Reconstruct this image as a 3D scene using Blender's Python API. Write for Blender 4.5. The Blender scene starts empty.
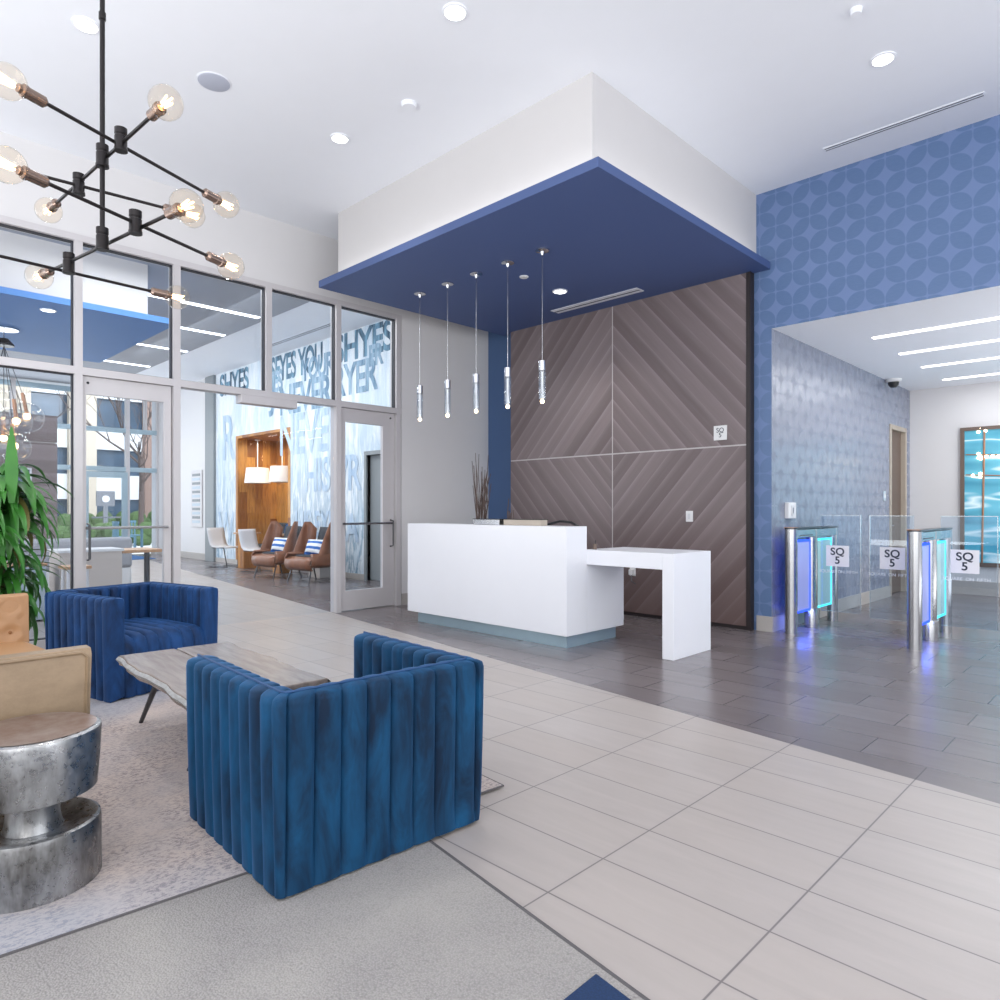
import bpy, bmesh, math, random
from mathutils import Vector, Matrix
random.seed(7)
C = bpy.context.scene.collection
PI = math.pi
def R(d): return math.radians(d)

# ------------------------------------------------------------------ mesh builder
class MB:
    def __init__(s): s.bm = bmesh.new()
    def face(s, pts):
        vs = [s.bm.verts.new(p) for p in pts]
        try: return s.bm.faces.new(vs)
        except ValueError: return None
    def box(s, x0, y0, z0, x1, y1, z1, M=None):
        x0, x1 = sorted((x0, x1)); y0, y1 = sorted((y0, y1)); z0, z1 = sorted((z0, z1))
        c = [Vector(p) for p in ((x0,y0,z0),(x1,y0,z0),(x1,y1,z0),(x0,y1,z0),(x0,y0,z1),(x1,y0,z1),(x1,y1,z1),(x0,y1,z1))]
        if M: c = [M @ p for p in c]
        v = [s.bm.verts.new(p) for p in c]
        for f in ((0,3,2,1),(4,5,6,7),(0,1,5,4),(1,2,6,5),(2,3,7,6),(3,0,4,7)): s.bm.faces.new([v[i] for i in f])
        return s
    def tube(s, path, r, n=10, cap=True, r_end=None):
        path = [Vector(p) for p in path]; rings = []; up = None
        for i, p in enumerate(path):
            t = (path[min(i+1, len(path)-1)] - path[max(i-1, 0)]).normalized()
            if up is None:
                up = t.orthogonal().normalized()
            up = (up - t*up.dot(t)).normalized(); b = t.cross(up)
            rr = r if r_end is None else r + (r_end-r)*i/(len(path)-1)
            rings.append([s.bm.verts.new(p + (up*math.cos(a) + b*math.sin(a))*rr) for a in [2*PI*k/n for k in range(n)]])
        for A, B in zip(rings, rings[1:]):
            for k in range(n): s.bm.faces.new((A[k], A[(k+1)%n], B[(k+1)%n], B[k]))
        if cap:
            s.bm.faces.new(rings[0][::-1]); s.bm.faces.new(rings[-1])
        return s
    def lathe(s, prof, c=(0,0,0), n=32, axis=None, sx=1, sy=1):
        c = Vector(c); M = Matrix.Identity(3)
        if axis is not None: M = Vector((0,0,1)).rotation_difference(Vector(axis).normalized()).to_matrix()
        rings = []
        for r, z in prof:
            if r < 1e-6: rings.append([s.bm.verts.new(c + M @ Vector((0,0,z)))])
            else: rings.append([s.bm.verts.new(c + M @ Vector((r*sx*math.cos(2*PI*k/n), r*sy*math.sin(2*PI*k/n), z))) for k in range(n)])
        for A, B in zip(rings, rings[1:]):
            for k in range(n):
                a = [A[k % len(A)], A[(k+1) % len(A)], B[(k+1) % len(B)], B[k % len(B)]]
                u = []
                for q in a:
                    if q not in u: u.append(q)
                if len(u) > 2: s.bm.faces.new(u)
        if len(prof) == 2 and (prof[0][0] < 1e-6 or prof[1][0] < 1e-6): return s
        for ring, rev in ((rings[0], True), (rings[-1], False)):
            if len(ring) > 2: s.bm.faces.new(ring[::-1] if rev else ring)
        return s
    def ball(s, c, r, n=20, m=12):
        return s.lathe([(r*math.sin(PI*i/m), -r*math.cos(PI*i/m)) for i in range(m+1)], c, n)
    def prism(s, poly, z0, z1, M=None):
        f = lambda p, z: (M @ Vector((p[0], p[1], z))) if M else Vector((p[0], p[1], z))
        A = [s.bm.verts.new(f(p, z0)) for p in poly]; B = [s.bm.verts.new(f(p, z1)) for p in poly]
        n = len(poly)
        s.bm.faces.new(A[::-1]); s.bm.faces.new(B)
        for k in range(n): s.bm.faces.new((A[k], A[(k+1)%n], B[(k+1)%n], B[k]))
        return s
    def grid(s, rows, close_u=False):
        V = [[s.bm.verts.new(p) for p in r] for r in rows]
        for A, B in zip(V, V[1:]):
            m = len(A)
            for k in range(m if close_u else m-1): s.bm.faces.new((A[k], A[(k+1)%m], B[(k+1)%m], B[k]))
        return V
    def build(s, name, mat, parent=None, smooth=False, bevel=0, seg=2, ang=35, solid=0):
        bmesh.ops.recalc_face_normals(s.bm, faces=s.bm.faces[:])
        me = bpy.data.meshes.new(name); s.bm.to_mesh(me); s.bm.free()
        me.materials.append(mat)
        if smooth:
            me.polygons.foreach_set('use_smooth', [True]*len(me.polygons)); me.set_sharp_from_angle(angle=R(ang))
        o = bpy.data.objects.new(name, me); C.objects.link(o); o.parent = parent
        if solid:
            m = o.modifiers.new('solid', 'SOLIDIFY'); m.thickness = solid; m.offset = 0
        if bevel:
            m = o.modifiers.new('bevel', 'BEVEL'); m.width = bevel; m.segments = seg; m.limit_method = 'ANGLE'; m.angle_limit = R(40)
        return o

def box(name, mat, parent, x0, y0, z0, x1, y1, z1, **k): return MB().box(x0,y0,z0,x1,y1,z1).build(name, mat, parent, **k)
def tag(o, label, cat, group=None, kind=None):
    o['label'] = label; o['category'] = cat
    if group: o['group'] = group
    if kind: o['kind'] = kind
    return o
def thing(name, label, cat, loc=(0,0,0), rz=0, group=None):
    o = bpy.data.objects.new(name, None); C.objects.link(o); o.location = loc; o.rotation_euler = (0,0,R(rz)); o.empty_display_size = .1
    return tag(o, label, cat, group)
def struct(o, label=None):
    o['kind'] = 'structure'
    if label: o['label'] = label
    return o
def sbox(name, mat, *a): return struct(box(name, mat, None, *a))
def dup(root, loc, rz=0, label=None, group=None):
    r = root.copy(); C.objects.link(r); r.location = loc; r.rotation_euler = (0,0,R(rz))
    if label: r['label'] = label
    if group: r['group'] = group
    def kids(a, b):
        for ch in list(a.children):
            c = ch.copy(); C.objects.link(c); c.parent = b; kids(ch, c)
    kids(root, r)
    return r
def lettering(name, text, size, mat, parent, M, depth=.002, spacing=1.0, offset=0.0, line=.8):
    cu = bpy.data.curves.new(name, 'FONT'); cu.body = text; cu.size = size; cu.extrude = depth; cu.align_x = 'CENTER'; cu.align_y = 'CENTER'
    cu.space_character = spacing; cu.space_line = line; cu.offset = offset
    t = bpy.data.objects.new(name+'_src', cu); C.objects.link(t)
    bpy.context.view_layer.update()
    me = bpy.data.meshes.new_from_object(t.evaluated_get(bpy.context.evaluated_depsgraph_get()))
    bpy.data.objects.remove(t); bpy.data.curves.remove(cu)
    me.name = name; me.transform(M); me.materials.clear(); me.materials.append(mat)
    o = bpy.data.objects.new(name, me); C.objects.link(o); o.parent = parent
    return o
def facing_minus_y(x, y, z, sx=1): return Matrix.Translation((x, y, z)) @ Matrix.Rotation(PI/2, 4, 'X') @ Matrix.Diagonal((sx,1,1,1))

# ------------------------------------------------------------------ materials
def lin(h):
    h = h.lstrip('#'); f = lambda v: v/12.92 if v <= .04045 else ((v+.055)/1.055)**2.4
    return tuple(f(int(h[i:i+2], 16)/255) for i in (0,2,4)) + (1,)
class NT:
    def __init__(s, name):
        s.m = bpy.data.materials.new(name); s.m.use_nodes = True; s.t = s.m.node_tree; s.n = s.t.nodes; s.n.clear()
        s.out = s.n.new('ShaderNodeOutputMaterial'); s._o = None
    def new(s, typ, **k):
        n = s.n.new(typ)
        for a, b in k.items(): setattr(n, a, b)
        return n
    def link(s, a, b): s.t.links.new(a, b)
    def put(s, v, sock):
        if hasattr(v, 'is_linked') or isinstance(v, bpy.types.NodeSocket): s.link(v, sock)
        else: sock.default_value = v
    def obj(s):
        if s._o is None: s._o = s.new('ShaderNodeTexCoord').outputs['Object']
        return s._o
    def xyz(s, v=None):
        n = s.new('ShaderNodeSeparateXYZ'); s.link(v or s.obj(), n.inputs[0]); return n.outputs
    def vec(s, x=0., y=0., z=0.):
        n = s.new('ShaderNodeCombineXYZ')
        for i, v in enumerate((x,y,z)): s.put(v, n.inputs[i])
        return n.outputs[0]
    def f(s, op, a, b=0., c=None, clamp=False):
        n = s.new('ShaderNodeMath', operation=op, use_clamp=clamp); s.put(a, n.inputs[0]); s.put(b, n.inputs[1])
        if c is not None: s.put(c, n.inputs[2])
        return n.outputs[0]
    def mix(s, fac, a, b, mode='MIX'):
        n = s.new('ShaderNodeMix', data_type='RGBA', blend_type=mode); s.put(fac, n.inputs[0])
        s.put(lin(a) if isinstance(a, str) else a, n.inputs[6]); s.put(lin(b) if isinstance(b, str) else b, n.inputs[7]); return n.outputs[2]
    def mixf(s, fac, a, b):
        n = s.new('ShaderNodeMix', data_type='FLOAT'); s.put(fac, n.inputs[0]); s.put(a, n.inputs[2]); s.put(b, n.inputs[3]); return n.outputs[0]
    def noise(s, scale=5, detail=3, rough=.5, stretch=None, v=None, dist=0):
        n = s.new('ShaderNodeTexNoise'); n.inputs['Scale'].default_value = scale; n.inputs['Detail'].default_value = detail; n.inputs['Roughness'].default_value = rough
        n.inputs['Distortion'].default_value = dist
        v = v or s.obj()
        if stretch:
            mp = s.new('ShaderNodeMapping'); mp.inputs['Scale'].default_value = stretch; s.link(v, mp.inputs[0]); v = mp.outputs[0]
        s.link(v, n.inputs['Vector']); return n.outputs['Fac']
    def white(s, v):
        n = s.new('ShaderNodeTexWhiteNoise', noise_dimensions='3D'); s.link(v, n.inputs['Vector']); return n.outputs['Value']
    def ramp(s, fac, stops):
        n = s.new('ShaderNodeValToRGB'); e = n.color_ramp.elements
        while len(e) < len(stops): e.new(.5)
        for q, (p, c) in zip(e, stops): q.position = p; q.color = lin(c) if isinstance(c, str) else c
        s.put(fac, n.inputs[0]); return n.outputs[0]
    def rng(s, v, a, b, c=0., d=1.):
        n = s.new('ShaderNodeMapRange'); s.put(v, n.inputs[0])
        for i, q in enumerate((a,b,c,d)): n.inputs[i+1].default_value = q
        return n.outputs[0]
    def bump(s, h, strength=.3, dist=.01):
        n = s.new('ShaderNodeBump'); n.inputs['Strength'].default_value = strength; n.inputs['Distance'].default_value = dist; s.link(h, n.inputs['Height']); return n.outputs[0]
    def pbr(s, color, rough=.5, metal=0., normal=None, **k):
        p = s.new('ShaderNodeBsdfPrincipled')
        s.put(lin(color) if isinstance(color, str) else color, p.inputs['Base Color']); s.put(rough, p.inputs['Roughness']); s.put(metal, p.inputs['Metallic'])
        if normal: s.link(normal, p.inputs['Normal'])
        for a, b in k.items(): s.put(b, p.inputs[a])
        s.link(p.outputs[0], s.out.inputs[0]); return s.m
def plain(name, color, rough=.5, metal=0., var=.06, scale=6, **k):
    n = NT(name); c = lin(color)
    d = tuple(max(0, v*(1-var)) for v in c[:3]) + (1,)
    return n.pbr(n.mix(n.noise(scale, 4), c, d), rough, metal, **k)
def emit(name, color, strength):
    n = NT(name); e = n.new('ShaderNodeEmission'); e.inputs[0].default_value = lin(color); e.inputs[1].default_value = strength
    n.link(e.outputs[0], n.out.inputs[0]); return n.m
def glassy(name, tint='#f2f8ff', ior=1.35, edge=.5, rough=.0, base=0.0):
    n = NT(name); t = n.new('ShaderNodeBsdfTransparent'); t.inputs[0].default_value = lin(tint)
    g = n.new('ShaderNodeBsdfGlossy'); g.inputs['Roughness'].default_value = rough
    lw = n.new('ShaderNodeLayerWeight'); lw.inputs[0].default_value = .5
    r0 = ((ior-1)/(ior+1))**2; base = max(base, r0)
    fac = n.f('ADD', n.f('MULTIPLY', n.f('POWER', lw.outputs['Facing'], 4.5), edge*(1-base)), base, clamp=True)
    mx = n.new('ShaderNodeMixShader'); n.link(fac, mx.inputs[0]); n.link(t.outputs[0], mx.inputs[1]); n.link(g.outputs[0], mx.inputs[2]); n.link(mx.outputs[0], n.out.inputs[0])
    return n.m

def petals(name, ground, leaf, axis, rough=.55, p=.168, **kw):
    n = NT(name); x, y, z = n.xyz()
    a = n.f('DIVIDE', n.f('ADD', x if axis == 'x' else y, .04), p); b = n.f('DIVIDE', n.f('ADD', z, .05), p)
    ia, ib = n.f('FLOOR', a), n.f('FLOOR', b); fa, fb = n.f('FRACT', a), n.f('FRACT', b)
    par = n.f('FLOORED_MODULO', n.f('ADD', ia, ib), 2.)
    fa = n.mixf(par, fa, n.f('SUBTRACT', 1., fa))
    def d(cx, cy): return n.f('SQRT', n.f('ADD', n.f('POWER', n.f('SUBTRACT', fa, cx), 2.), n.f('POWER', n.f('SUBTRACT', fb, cy), 2.)))
    m = n.f('MULTIPLY', n.f('SUBTRACT', .728, n.f('MAXIMUM', d(.72,.28), d(.28,.72))), 20., clamp=True)
    lines = n.noise(1, 2, .5, (30, 30, 240))
    col = n.mix(m, ground, n.mix(n.f('MULTIPLY', lines, .5), leaf, ground))
    col = n.mix(n.f('MULTIPLY', n.noise(1.2, 3), .25), col, leaf)
    return n.pbr(col, n.mixf(m, rough, rough-.12), **kw)

M = {}
M['ceiling'] = plain('ceiling_paint', '#eff2f8', .9, var=.02)
M['white_wall'] = plain('warm_white_wall_paint', '#dcdbdc', .85, var=.03)
M['cove_white'] = plain('bulkhead_paint', '#cfcdcd', .85, var=.02)
M['blue_paint'] = plain('navy_blue_paint', '#4c6090', .6, var=.06, scale=2)
M['blue_deep'] = plain('deep_blue_paint', '#4a6690', .6, var=.05)
M['blue_wall'] = petals('blue_petal_wallcovering', '#7086b2', '#557199', 'x')
M['blue_side_sheen'] = petals('petal_wallcovering_grey_sheen', '#767d90', '#8e95a6', 'y', rough=.38)  # same covering; grey sheen from the corridor lights put into its colours
M['base_tile'] = plain('porcelain_base_tile', '#b9b4b0', .5, var=.12)
M['alu'] = plain('anodised_aluminium', '#cfccce', .38, .15, var=.04)
M['alu_dark'] = plain('dark_aluminium', '#8a8c92', .4, .6)  # dark grey aluminium of the sign board and its post
M['gasket'] = plain('dark_gasket', '#2e3038', .6)
M['glass'] = glassy('clear_glazing', '#f8fbfe', 1.25)
M['wing_glass'] = glassy('gate_wing_glass', '#eef5fb', 1.3, base=.05)
M['edge_glass'] = glassy('glass_edge_light', '#e8f4f8', 1.3, base=.55, rough=.2)
M['bulb_glass'] = glassy('bulb_glass', '#fffaf3', 1.35, edge=.9)
M['globe_glass'] = glassy('globe_glass', '#fafcfd', 1.35, edge=1.0, base=.06)
M['crystal'] = glassy('crystal_tube', '#f2f5f8', 1.5, edge=1., base=.22)
M['quartz'] = plain('white_quartz', '#eef0f6', .28, var=.02)
M['plinth'] = plain('brushed_plinth', '#a9c0cc', .3, .5)
M['steel'] = plain('brushed_steel', '#b9babd', .25, 1., var=.15)
M['steel_dark'] = plain('dark_steel', '#5a5b5e', .35, .9)
M['socket'] = plain('bronze_socket', '#8d7a70', .25, .9)
M['chrome'] = plain('chrome', '#dcdcde', .12, 1.)
M['black_metal'] = plain('blackened_bronze', '#2b2829', .35, .7)
M['black'] = plain('black_plastic', '#17181b', .45)
M['white_plastic'] = plain('white_plastic', '#e9e9ea', .4)
M['bronze_trim'] = plain('dark_bronze_trim', '#2a2325', .5)
M['light_trim'] = plain('light_reveal_strip', '#c2bdbd', .5)
M['taupe'] = plain('taupe_door_frame', '#b5aa9c', .5)
M['taupe_door'] = plain('brown_door_leaf', '#6d5d53', .5)
M['grey_frame'] = plain('green_grey_frame', '#8c9295', .55)
M['grey_paint'] = plain('grey_ceiling_paint', '#a5a9b1', .85)
M['led'] = emit('led_strip_light', '#fdfbff', 5.)
M['downlight'] = emit('downlight_glow', '#fffdf6', 7.)
M['filament'] = emit('filament_glow', '#ffc98a', 16.)
M['warm_glow'] = emit('warm_tip_glow', '#ffe2b8', 9.)
M['rod_glow'] = emit('rod_glow', '#f4f6ff', 1.1)
M['blue_led'] = emit('blue_led', '#2c4bff', 3.)
M['cyan_led'] = emit('cyan_led', '#53ecff', 2.)
M['shade'] = NT('white_lamp_shade').pbr('#f4f2ef', .7, **{'Emission Color': lin('#fff6ea'), 'Emission Strength': .04})
M['sign_white'] = plain('sign_white', '#f1f1f2', .45, var=.02)
M['ink'] = plain('sign_ink', '#2a3444', .6)
M['ghost_ink'] = plain('frosted_ink', '#e6ebf0', .6)
M['speaker'] = plain('speaker_grille', '#b6bbca', .8)
M['slot'] = plain('diffuser_slot', '#4a4e58', .6)
M['vent_light'] = plain('vent_blade', '#e3e6ee', .5)

# floor: stacked beige tile this side of the diagonal seam, running-bond charcoal tile beyond it
n = NT('porcelain_tile_floor'); x, y, z = n.xyz()
px, py, g = .603, .303, .0055
def tiles(shift):
    row = n.f('DIVIDE', n.f('SUBTRACT', y, 1.703), py); ir = n.f('FLOOR', row)
    xx = n.f('DIVIDE', n.f('ADD', x, .855), px)
    if shift: xx = n.f('ADD', xx, n.f('MULTIPLY', n.f('FLOORED_MODULO', ir, 2.), .5))
    ix = n.f('FLOOR', xx); fx, fy = n.f('FRACT', xx), n.f('FRACT', row)
    ex = n.f('MULTIPLY', n.f('MINIMUM', fx, n.f('SUBTRACT', 1., fx)), px); ey = n.f('MULTIPLY', n.f('MINIMUM', fy, n.f('SUBTRACT', 1., fy)), py)
    grout = n.f('SUBTRACT', 1., n.f('MULTIPLY', n.f('SUBTRACT', n.f('MINIMUM', ex, ey), g*.35), 1/(g*.4), clamp=True))
    return grout, n.white(n.vec(ix, ir, .3)), ix, ir
seam = n.f('MULTIPLY', n.f('SUBTRACT', n.f('ADD', y, n.f('MULTIPLY', x, .1385)), 3.49), 400., clamp=True)
gl, rl, ixl, irl = tiles(False); gd, rd, ixd, ird = tiles(True)
def veins(r):
    v = n.vec(n.f('ADD', x, n.f('MULTIPLY', r, 37.)), n.f('ADD', y, n.f('MULTIPLY', r, 19.)), 0.)
    return n.noise(2.2, 6, .6, (.8, 5., 1), v, dist=.6)
lightc = n.mix(n.rng(veins(rl), .25, .8), '#b3aba7', '#a69f9b'); lightc = n.mix(n.f('MULTIPLY', rl, .35), lightc, '#ada39c')
lightc = n.mix(gl, lightc, '#746f6f')
darkc = n.mix(n.rng(veins(rd), .25, .8), '#80787a', '#716a6b'); darkc = n.mix(n.f('MULTIPLY', rd, .55), darkc, '#615a5b')
darkc = n.mix(gd, darkc, '#413d40')
M['floor'] = n.pbr(n.mix(seam, lightc, darkc), n.mixf(seam, n.rng(rl, 0., 1., .32, .4), n.rng(rd, 0., 1., .22, .29)), **{'Specular IOR Level': .5})

# carpet
n = NT('grey_loop_carpet'); x, y, z = n.xyz()
v = n.new('ShaderNodeTexVoronoi'); v.inputs['Scale'].default_value = 160; n.link(n.obj(), v.inputs['Vector'])
c1 = n.mix(n.rng(v.outputs['Distance'], 0, .9), '#aaa6a3', '#7f7b79'); c1 = n.mix(n.f('MULTIPLY', n.noise(45, 3, .7), .55), c1, '#989493')
c1 = n.mix(n.rng(n.noise(2.5, 2), .35, .7, 0, .35), c1, '#b4b0a8')
M['carpet'] = n.pbr(c1, .95, normal=n.bump(v.outputs['Distance'], .5, .006))
M['navy_carpet'] = plain('navy_loop_carpet', '#22406c', .95, var=.75, scale=190)

# rug: distressed
n = NT('distressed_rug')
a = n.noise(3.2, 4, .6); b = n.noise(46, 5, .75, (1.8, 1.0, 1)); e = n.noise(60, 3, .7, (2.6, 1, 1))
c1 = n.mix(n.rng(a, .35, .65), '#c6b7ae', '#b8aeab')
spot = n.f('MULTIPLY', n.rng(b, .50, .58), n.rng(n.noise(2.1, 3, .6), .36, .54))
c1 = n.mix(n.f('MULTIPLY', spot, .78), c1, '#746c72'); c1 = n.mix(n.f('MULTIPLY', n.rng(e, .52, .62), .55), c1, '#8d868b')
c1 = n.mix(n.rng(n.noise(.9, 2), .52, .66, 0, .5), c1, '#9aa5b4')
M['rug'] = n.pbr(c1, .95, normal=n.bump(e, .3, .004))
M['rug_edge'] = plain('rug_binding', '#5d5a5c', .9)

# velvet
def velvet(name, dark, lightc):
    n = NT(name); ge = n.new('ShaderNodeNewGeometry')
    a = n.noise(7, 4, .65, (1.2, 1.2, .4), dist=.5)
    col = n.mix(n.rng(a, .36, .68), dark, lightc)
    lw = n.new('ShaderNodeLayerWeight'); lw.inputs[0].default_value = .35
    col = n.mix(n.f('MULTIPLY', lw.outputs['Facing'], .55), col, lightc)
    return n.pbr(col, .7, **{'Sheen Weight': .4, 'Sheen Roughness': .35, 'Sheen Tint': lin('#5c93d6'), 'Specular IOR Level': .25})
M['velvet_teal'] = velvet('navy_velvet', '#041d35', '#0c486f')
M['velvet_royal'] = velvet('royal_velvet', '#0e2342', '#1d477d')
M['piping'] = plain('velvet_piping', '#1c4572', .6)
# leather
n = NT('tan_leather'); M['leather'] = n.pbr(n.mix(n.noise(4, 5, .6), '#b98f69', '#a37b54'), .42, normal=n.bump(n.noise(90, 3), .12, .003))
n = NT('aged_tan_leather'); M['leather_back'] = n.pbr(n.mix(n.rng(n.noise(6, 6, .7, (1, 1, 1.6)), .3, .7), '#9d866b', '#857058'), .5, normal=n.bump(n.noise(70, 4), .15, .003))
M['leather_dark'] = plain('leather_button', '#8f6138', .45)
# hammered metal
n = NT('hammered_metal'); h = n.noise(38, 5, .6); st = n.noise(6, 5, .7, (1, 1, .35))
M['hammered'] = n.pbr(n.mix(n.rng(st, .35, .7), '#c2c4c7', '#585552'), n.rng(h, .35, .65, .22, .46), .92, normal=n.bump(h, .16, .005))
n = NT('patinated_top'); M['patina'] = n.pbr(n.mix(n.rng(n.noise(9, 6, .7), .35, .65), '#a79a94', '#8b7267'), .34, .6)
# live-edge wood
def grain(name, a, b, st, rough=.4, sc=3.):
    n = NT(name); w = n.noise(sc, 6, .6, st, dist=.5); f = n.noise(sc*7, 4, .6, st)
    return n.pbr(n.mix(n.f('MULTIPLY', f, .4), n.mix(n.rng(w, .3, .7), a, b), b), rough)
M['slab_wood'] = grain('grey_live_edge_wood', '#9a8f89', '#72665f', (1.2, 9, 9), .26)
M['bark'] = grain('pale_live_edge', '#b9bcbe', '#84827f', (3, 6, 8), .5, 8)
M['ply'] = grain('walnut_plywood', '#a36d50', '#714731', (10, 1.2, 1.2), .35)
M['pale_ply'] = plain('pale_ply_edge', '#c9ab8b', .5)
M['oak'] = grain('light_oak', '#cfa987', '#b48a66', (1.5, 9, 9), .45)
n = NT('amber_plank_wall'); x, y, z = n.xyz()
pl = n.white(n.vec(n.f('FLOOR', n.f('DIVIDE', n.f('ADD', x, y), .19)), 0., n.f('FLOOR', n.f('ADD', n.f('DIVIDE', z, 1.3), n.f('MULTIPLY', n.f('FLOOR', n.f('DIVIDE', n.f('ADD', x, y), .19)), .37)))))
c1 = n.mix(pl, '#d69a4c', '#8a5122'); c1 = n.mix(n.f('MULTIPLY', n.rng(n.noise(5, 6, .7, (4, 4, .6)), .45, .7), .7), c1, '#663714')
M['amber'] = n.pbr(c1, .5)

# herringbone timber cladding: planks run along x*s + z
def plank(name, sgn):
    n = NT(name); x, y, z = n.xyz()
    dx = n.f('SUBTRACT', x, -4.855); dz = n.f('SUBTRACT', z, 1.93)
    across = n.f('MULTIPLY', n.f('ADD', n.f('MULTIPLY', dx, -sgn*.743), n.f('MULTIPLY', dz, .669)), 1.0)   # distance across planks
    along = n.f('ADD', n.f('MULTIPLY', dx, .669), n.f('MULTIPLY', dz, sgn*.743))
    s = n.f('DIVIDE', across, .15); i = n.f('FLOOR', s); fr = n.f('FRACT', s)
    r = n.white(n.vec(i, sgn*3.+5., 1.))
    gr = n.noise(1, 5, .6, None, n.vec(n.f('MULTIPLY', across, 16.), n.f('ADD', n.f('MULTIPLY', along, .9), n.f('MULTIPLY', r, 20.)), 0.))
    fine = n.noise(1, 4, .6, None, n.vec(n.f('MULTIPLY', across, 90.), n.f('MULTIPLY', along, 3.), 0.))
    c = n.mix(n.f('ADD', n.f('MULTIPLY', r, .55), n.f('MULTIPLY', gr, .45)), '#5f5354', '#938789')
    c = n.mix(n.f('MULTIPLY', n.f('POWER', fr, 5.), n.f('MULTIPLY', gr, .85)), c, '#aea3a6')
    c = n.mix(n.f('MULTIPLY', fine, .4), c, '#6a5b57')
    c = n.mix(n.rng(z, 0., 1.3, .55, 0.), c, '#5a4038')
    return n.pbr(c, n.rng(gr, .3, .7, .34, .5), **{'Specular IOR Level': .35})
M['plank_up'] = plank('timber_plank_rising', 1.)
M['plank_down'] = plank('timber_plank_falling', -1.)
# mural wall: pale blue brush strokes
n = NT('washed_blue_mural_paint'); x, y, z = n.xyz()
w1 = n.noise(1, 5, .65, (2.2, 1, .55), dist=1.0); w2 = n.noise(1, 4, .7, (9, 1, 1.1), dist=1.5)
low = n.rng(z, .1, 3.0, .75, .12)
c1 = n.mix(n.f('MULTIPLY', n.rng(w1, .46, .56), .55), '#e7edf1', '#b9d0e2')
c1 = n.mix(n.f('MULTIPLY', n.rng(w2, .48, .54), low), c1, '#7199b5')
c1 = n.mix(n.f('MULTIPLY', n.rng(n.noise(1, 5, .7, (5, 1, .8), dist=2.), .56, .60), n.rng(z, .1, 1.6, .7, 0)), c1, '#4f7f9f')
M['mural'] = n.pbr(c1, .8)
def mural_ink(name, a, b):
    n = NT(name); x, y, z = n.xyz(); return n.pbr(n.mix(n.rng(n.noise(1, 4, .7, (6, 1, .9)), .4, .6), a, b), .8)
M['ink_a'] = mural_ink('mural_dark_letters', '#33465a', '#7ea6be')
M['ink_b'] = mural_ink('mural_mid_letters', '#6485a0', '#a9c3d6')
M['ink_c'] = mural_ink('mural_pale_letters', '#a3bcd6', '#c8d9e8')
# striped cushion
n = NT('blue_white_stripe'); x, y, z = n.xyz()
wv = n.f('SINE', n.f('ADD', n.f('MULTIPLY', z, 62.), n.f('MULTIPLY', n.noise(8), 2.2)))
M['stripe'] = n.pbr(n.mix(n.rng(wv, .0, .3), '#f2f4f7', '#2f6fc0'), .85)
M['blue_cushion'] = plain('blue_cushion', '#215b93', .85)
M['charcoal'] = plain('charcoal_fabric', '#44464b', .9)
M['grey_fabric'] = plain('grey_fabric', '#a3a6ad', .9)
M['shell'] = plain('white_shell', '#d9dade', .4)
M['white_uphol'] = plain('white_upholstery', '#dfe1e3', .8)
M['beige_panel'] = plain('beige_counter_panel', '#cfc6bf', .6)
M['pale_panel'] = plain('pale_blue_panel', '#b9c7d2', .5)
# plant
n = NT('strap_leaf'); n2 = n.noise(4, 3)
M['leaf'] = n.pbr(n.mix(n2, '#17401d', '#37672f'), .3)
M['leaf_light'] = n.pbr(n.mix(n2, '#1c5a22', '#4b8f35'), .35)
n = NT('yellowing_leaf'); M['leaf_dry'] = n.pbr(n.mix(n.noise(5), '#7d8b45', '#7a5a3c'), .5)
M['cane'] = plain('plant_cane', '#5b6a35', .7, var=.4, scale=20)
M['pot'] = plain('pale_planter', '#d9dde0', .5)
M['soil'] = plain('potting_soil', '#3b2c22', .95)
# window glass: reflections painted as teal bands, with a faint glow
n = NT('painted_reflection_glass'); x, y, z = n.xyz()
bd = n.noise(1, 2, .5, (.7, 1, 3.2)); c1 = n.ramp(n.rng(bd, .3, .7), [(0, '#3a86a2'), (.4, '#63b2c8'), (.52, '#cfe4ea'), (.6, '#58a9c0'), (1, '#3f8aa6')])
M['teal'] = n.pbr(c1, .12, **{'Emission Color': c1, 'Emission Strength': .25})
M['copper'] = plain('copper_pole', '#b98a6c', .4, .5)
# exterior
M['limestone'] = plain('limestone', '#d9cbb8', .9, var=.15)
M['brown_brick'] = plain('brown_brick', '#a08579', .9, var=.2, scale=12)
M['spandrel'] = plain('white_spandrel', '#eef0f2', .8)
M['dark_window'] = plain('dark_office_window', '#4f6880', .15, var=.7, scale=1.5)
M['paving'] = plain('pale_paving', '#d5d7d8', .9, var=.1)
n = NT('hedge_leaves'); M['hedge'] = n.pbr(n.mix(n.noise(9, 4), '#2c4420', '#5f7a45'), .9)
M['bark_tree'] = plain('bare_bark', '#5d4f4a', .9)
M['teal_chair'] = plain('slate_patio_paint', '#5b8196', .5)
M['sky_panel'] = emit('skylight_glow', '#d6e9fb', 1.0)

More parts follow.
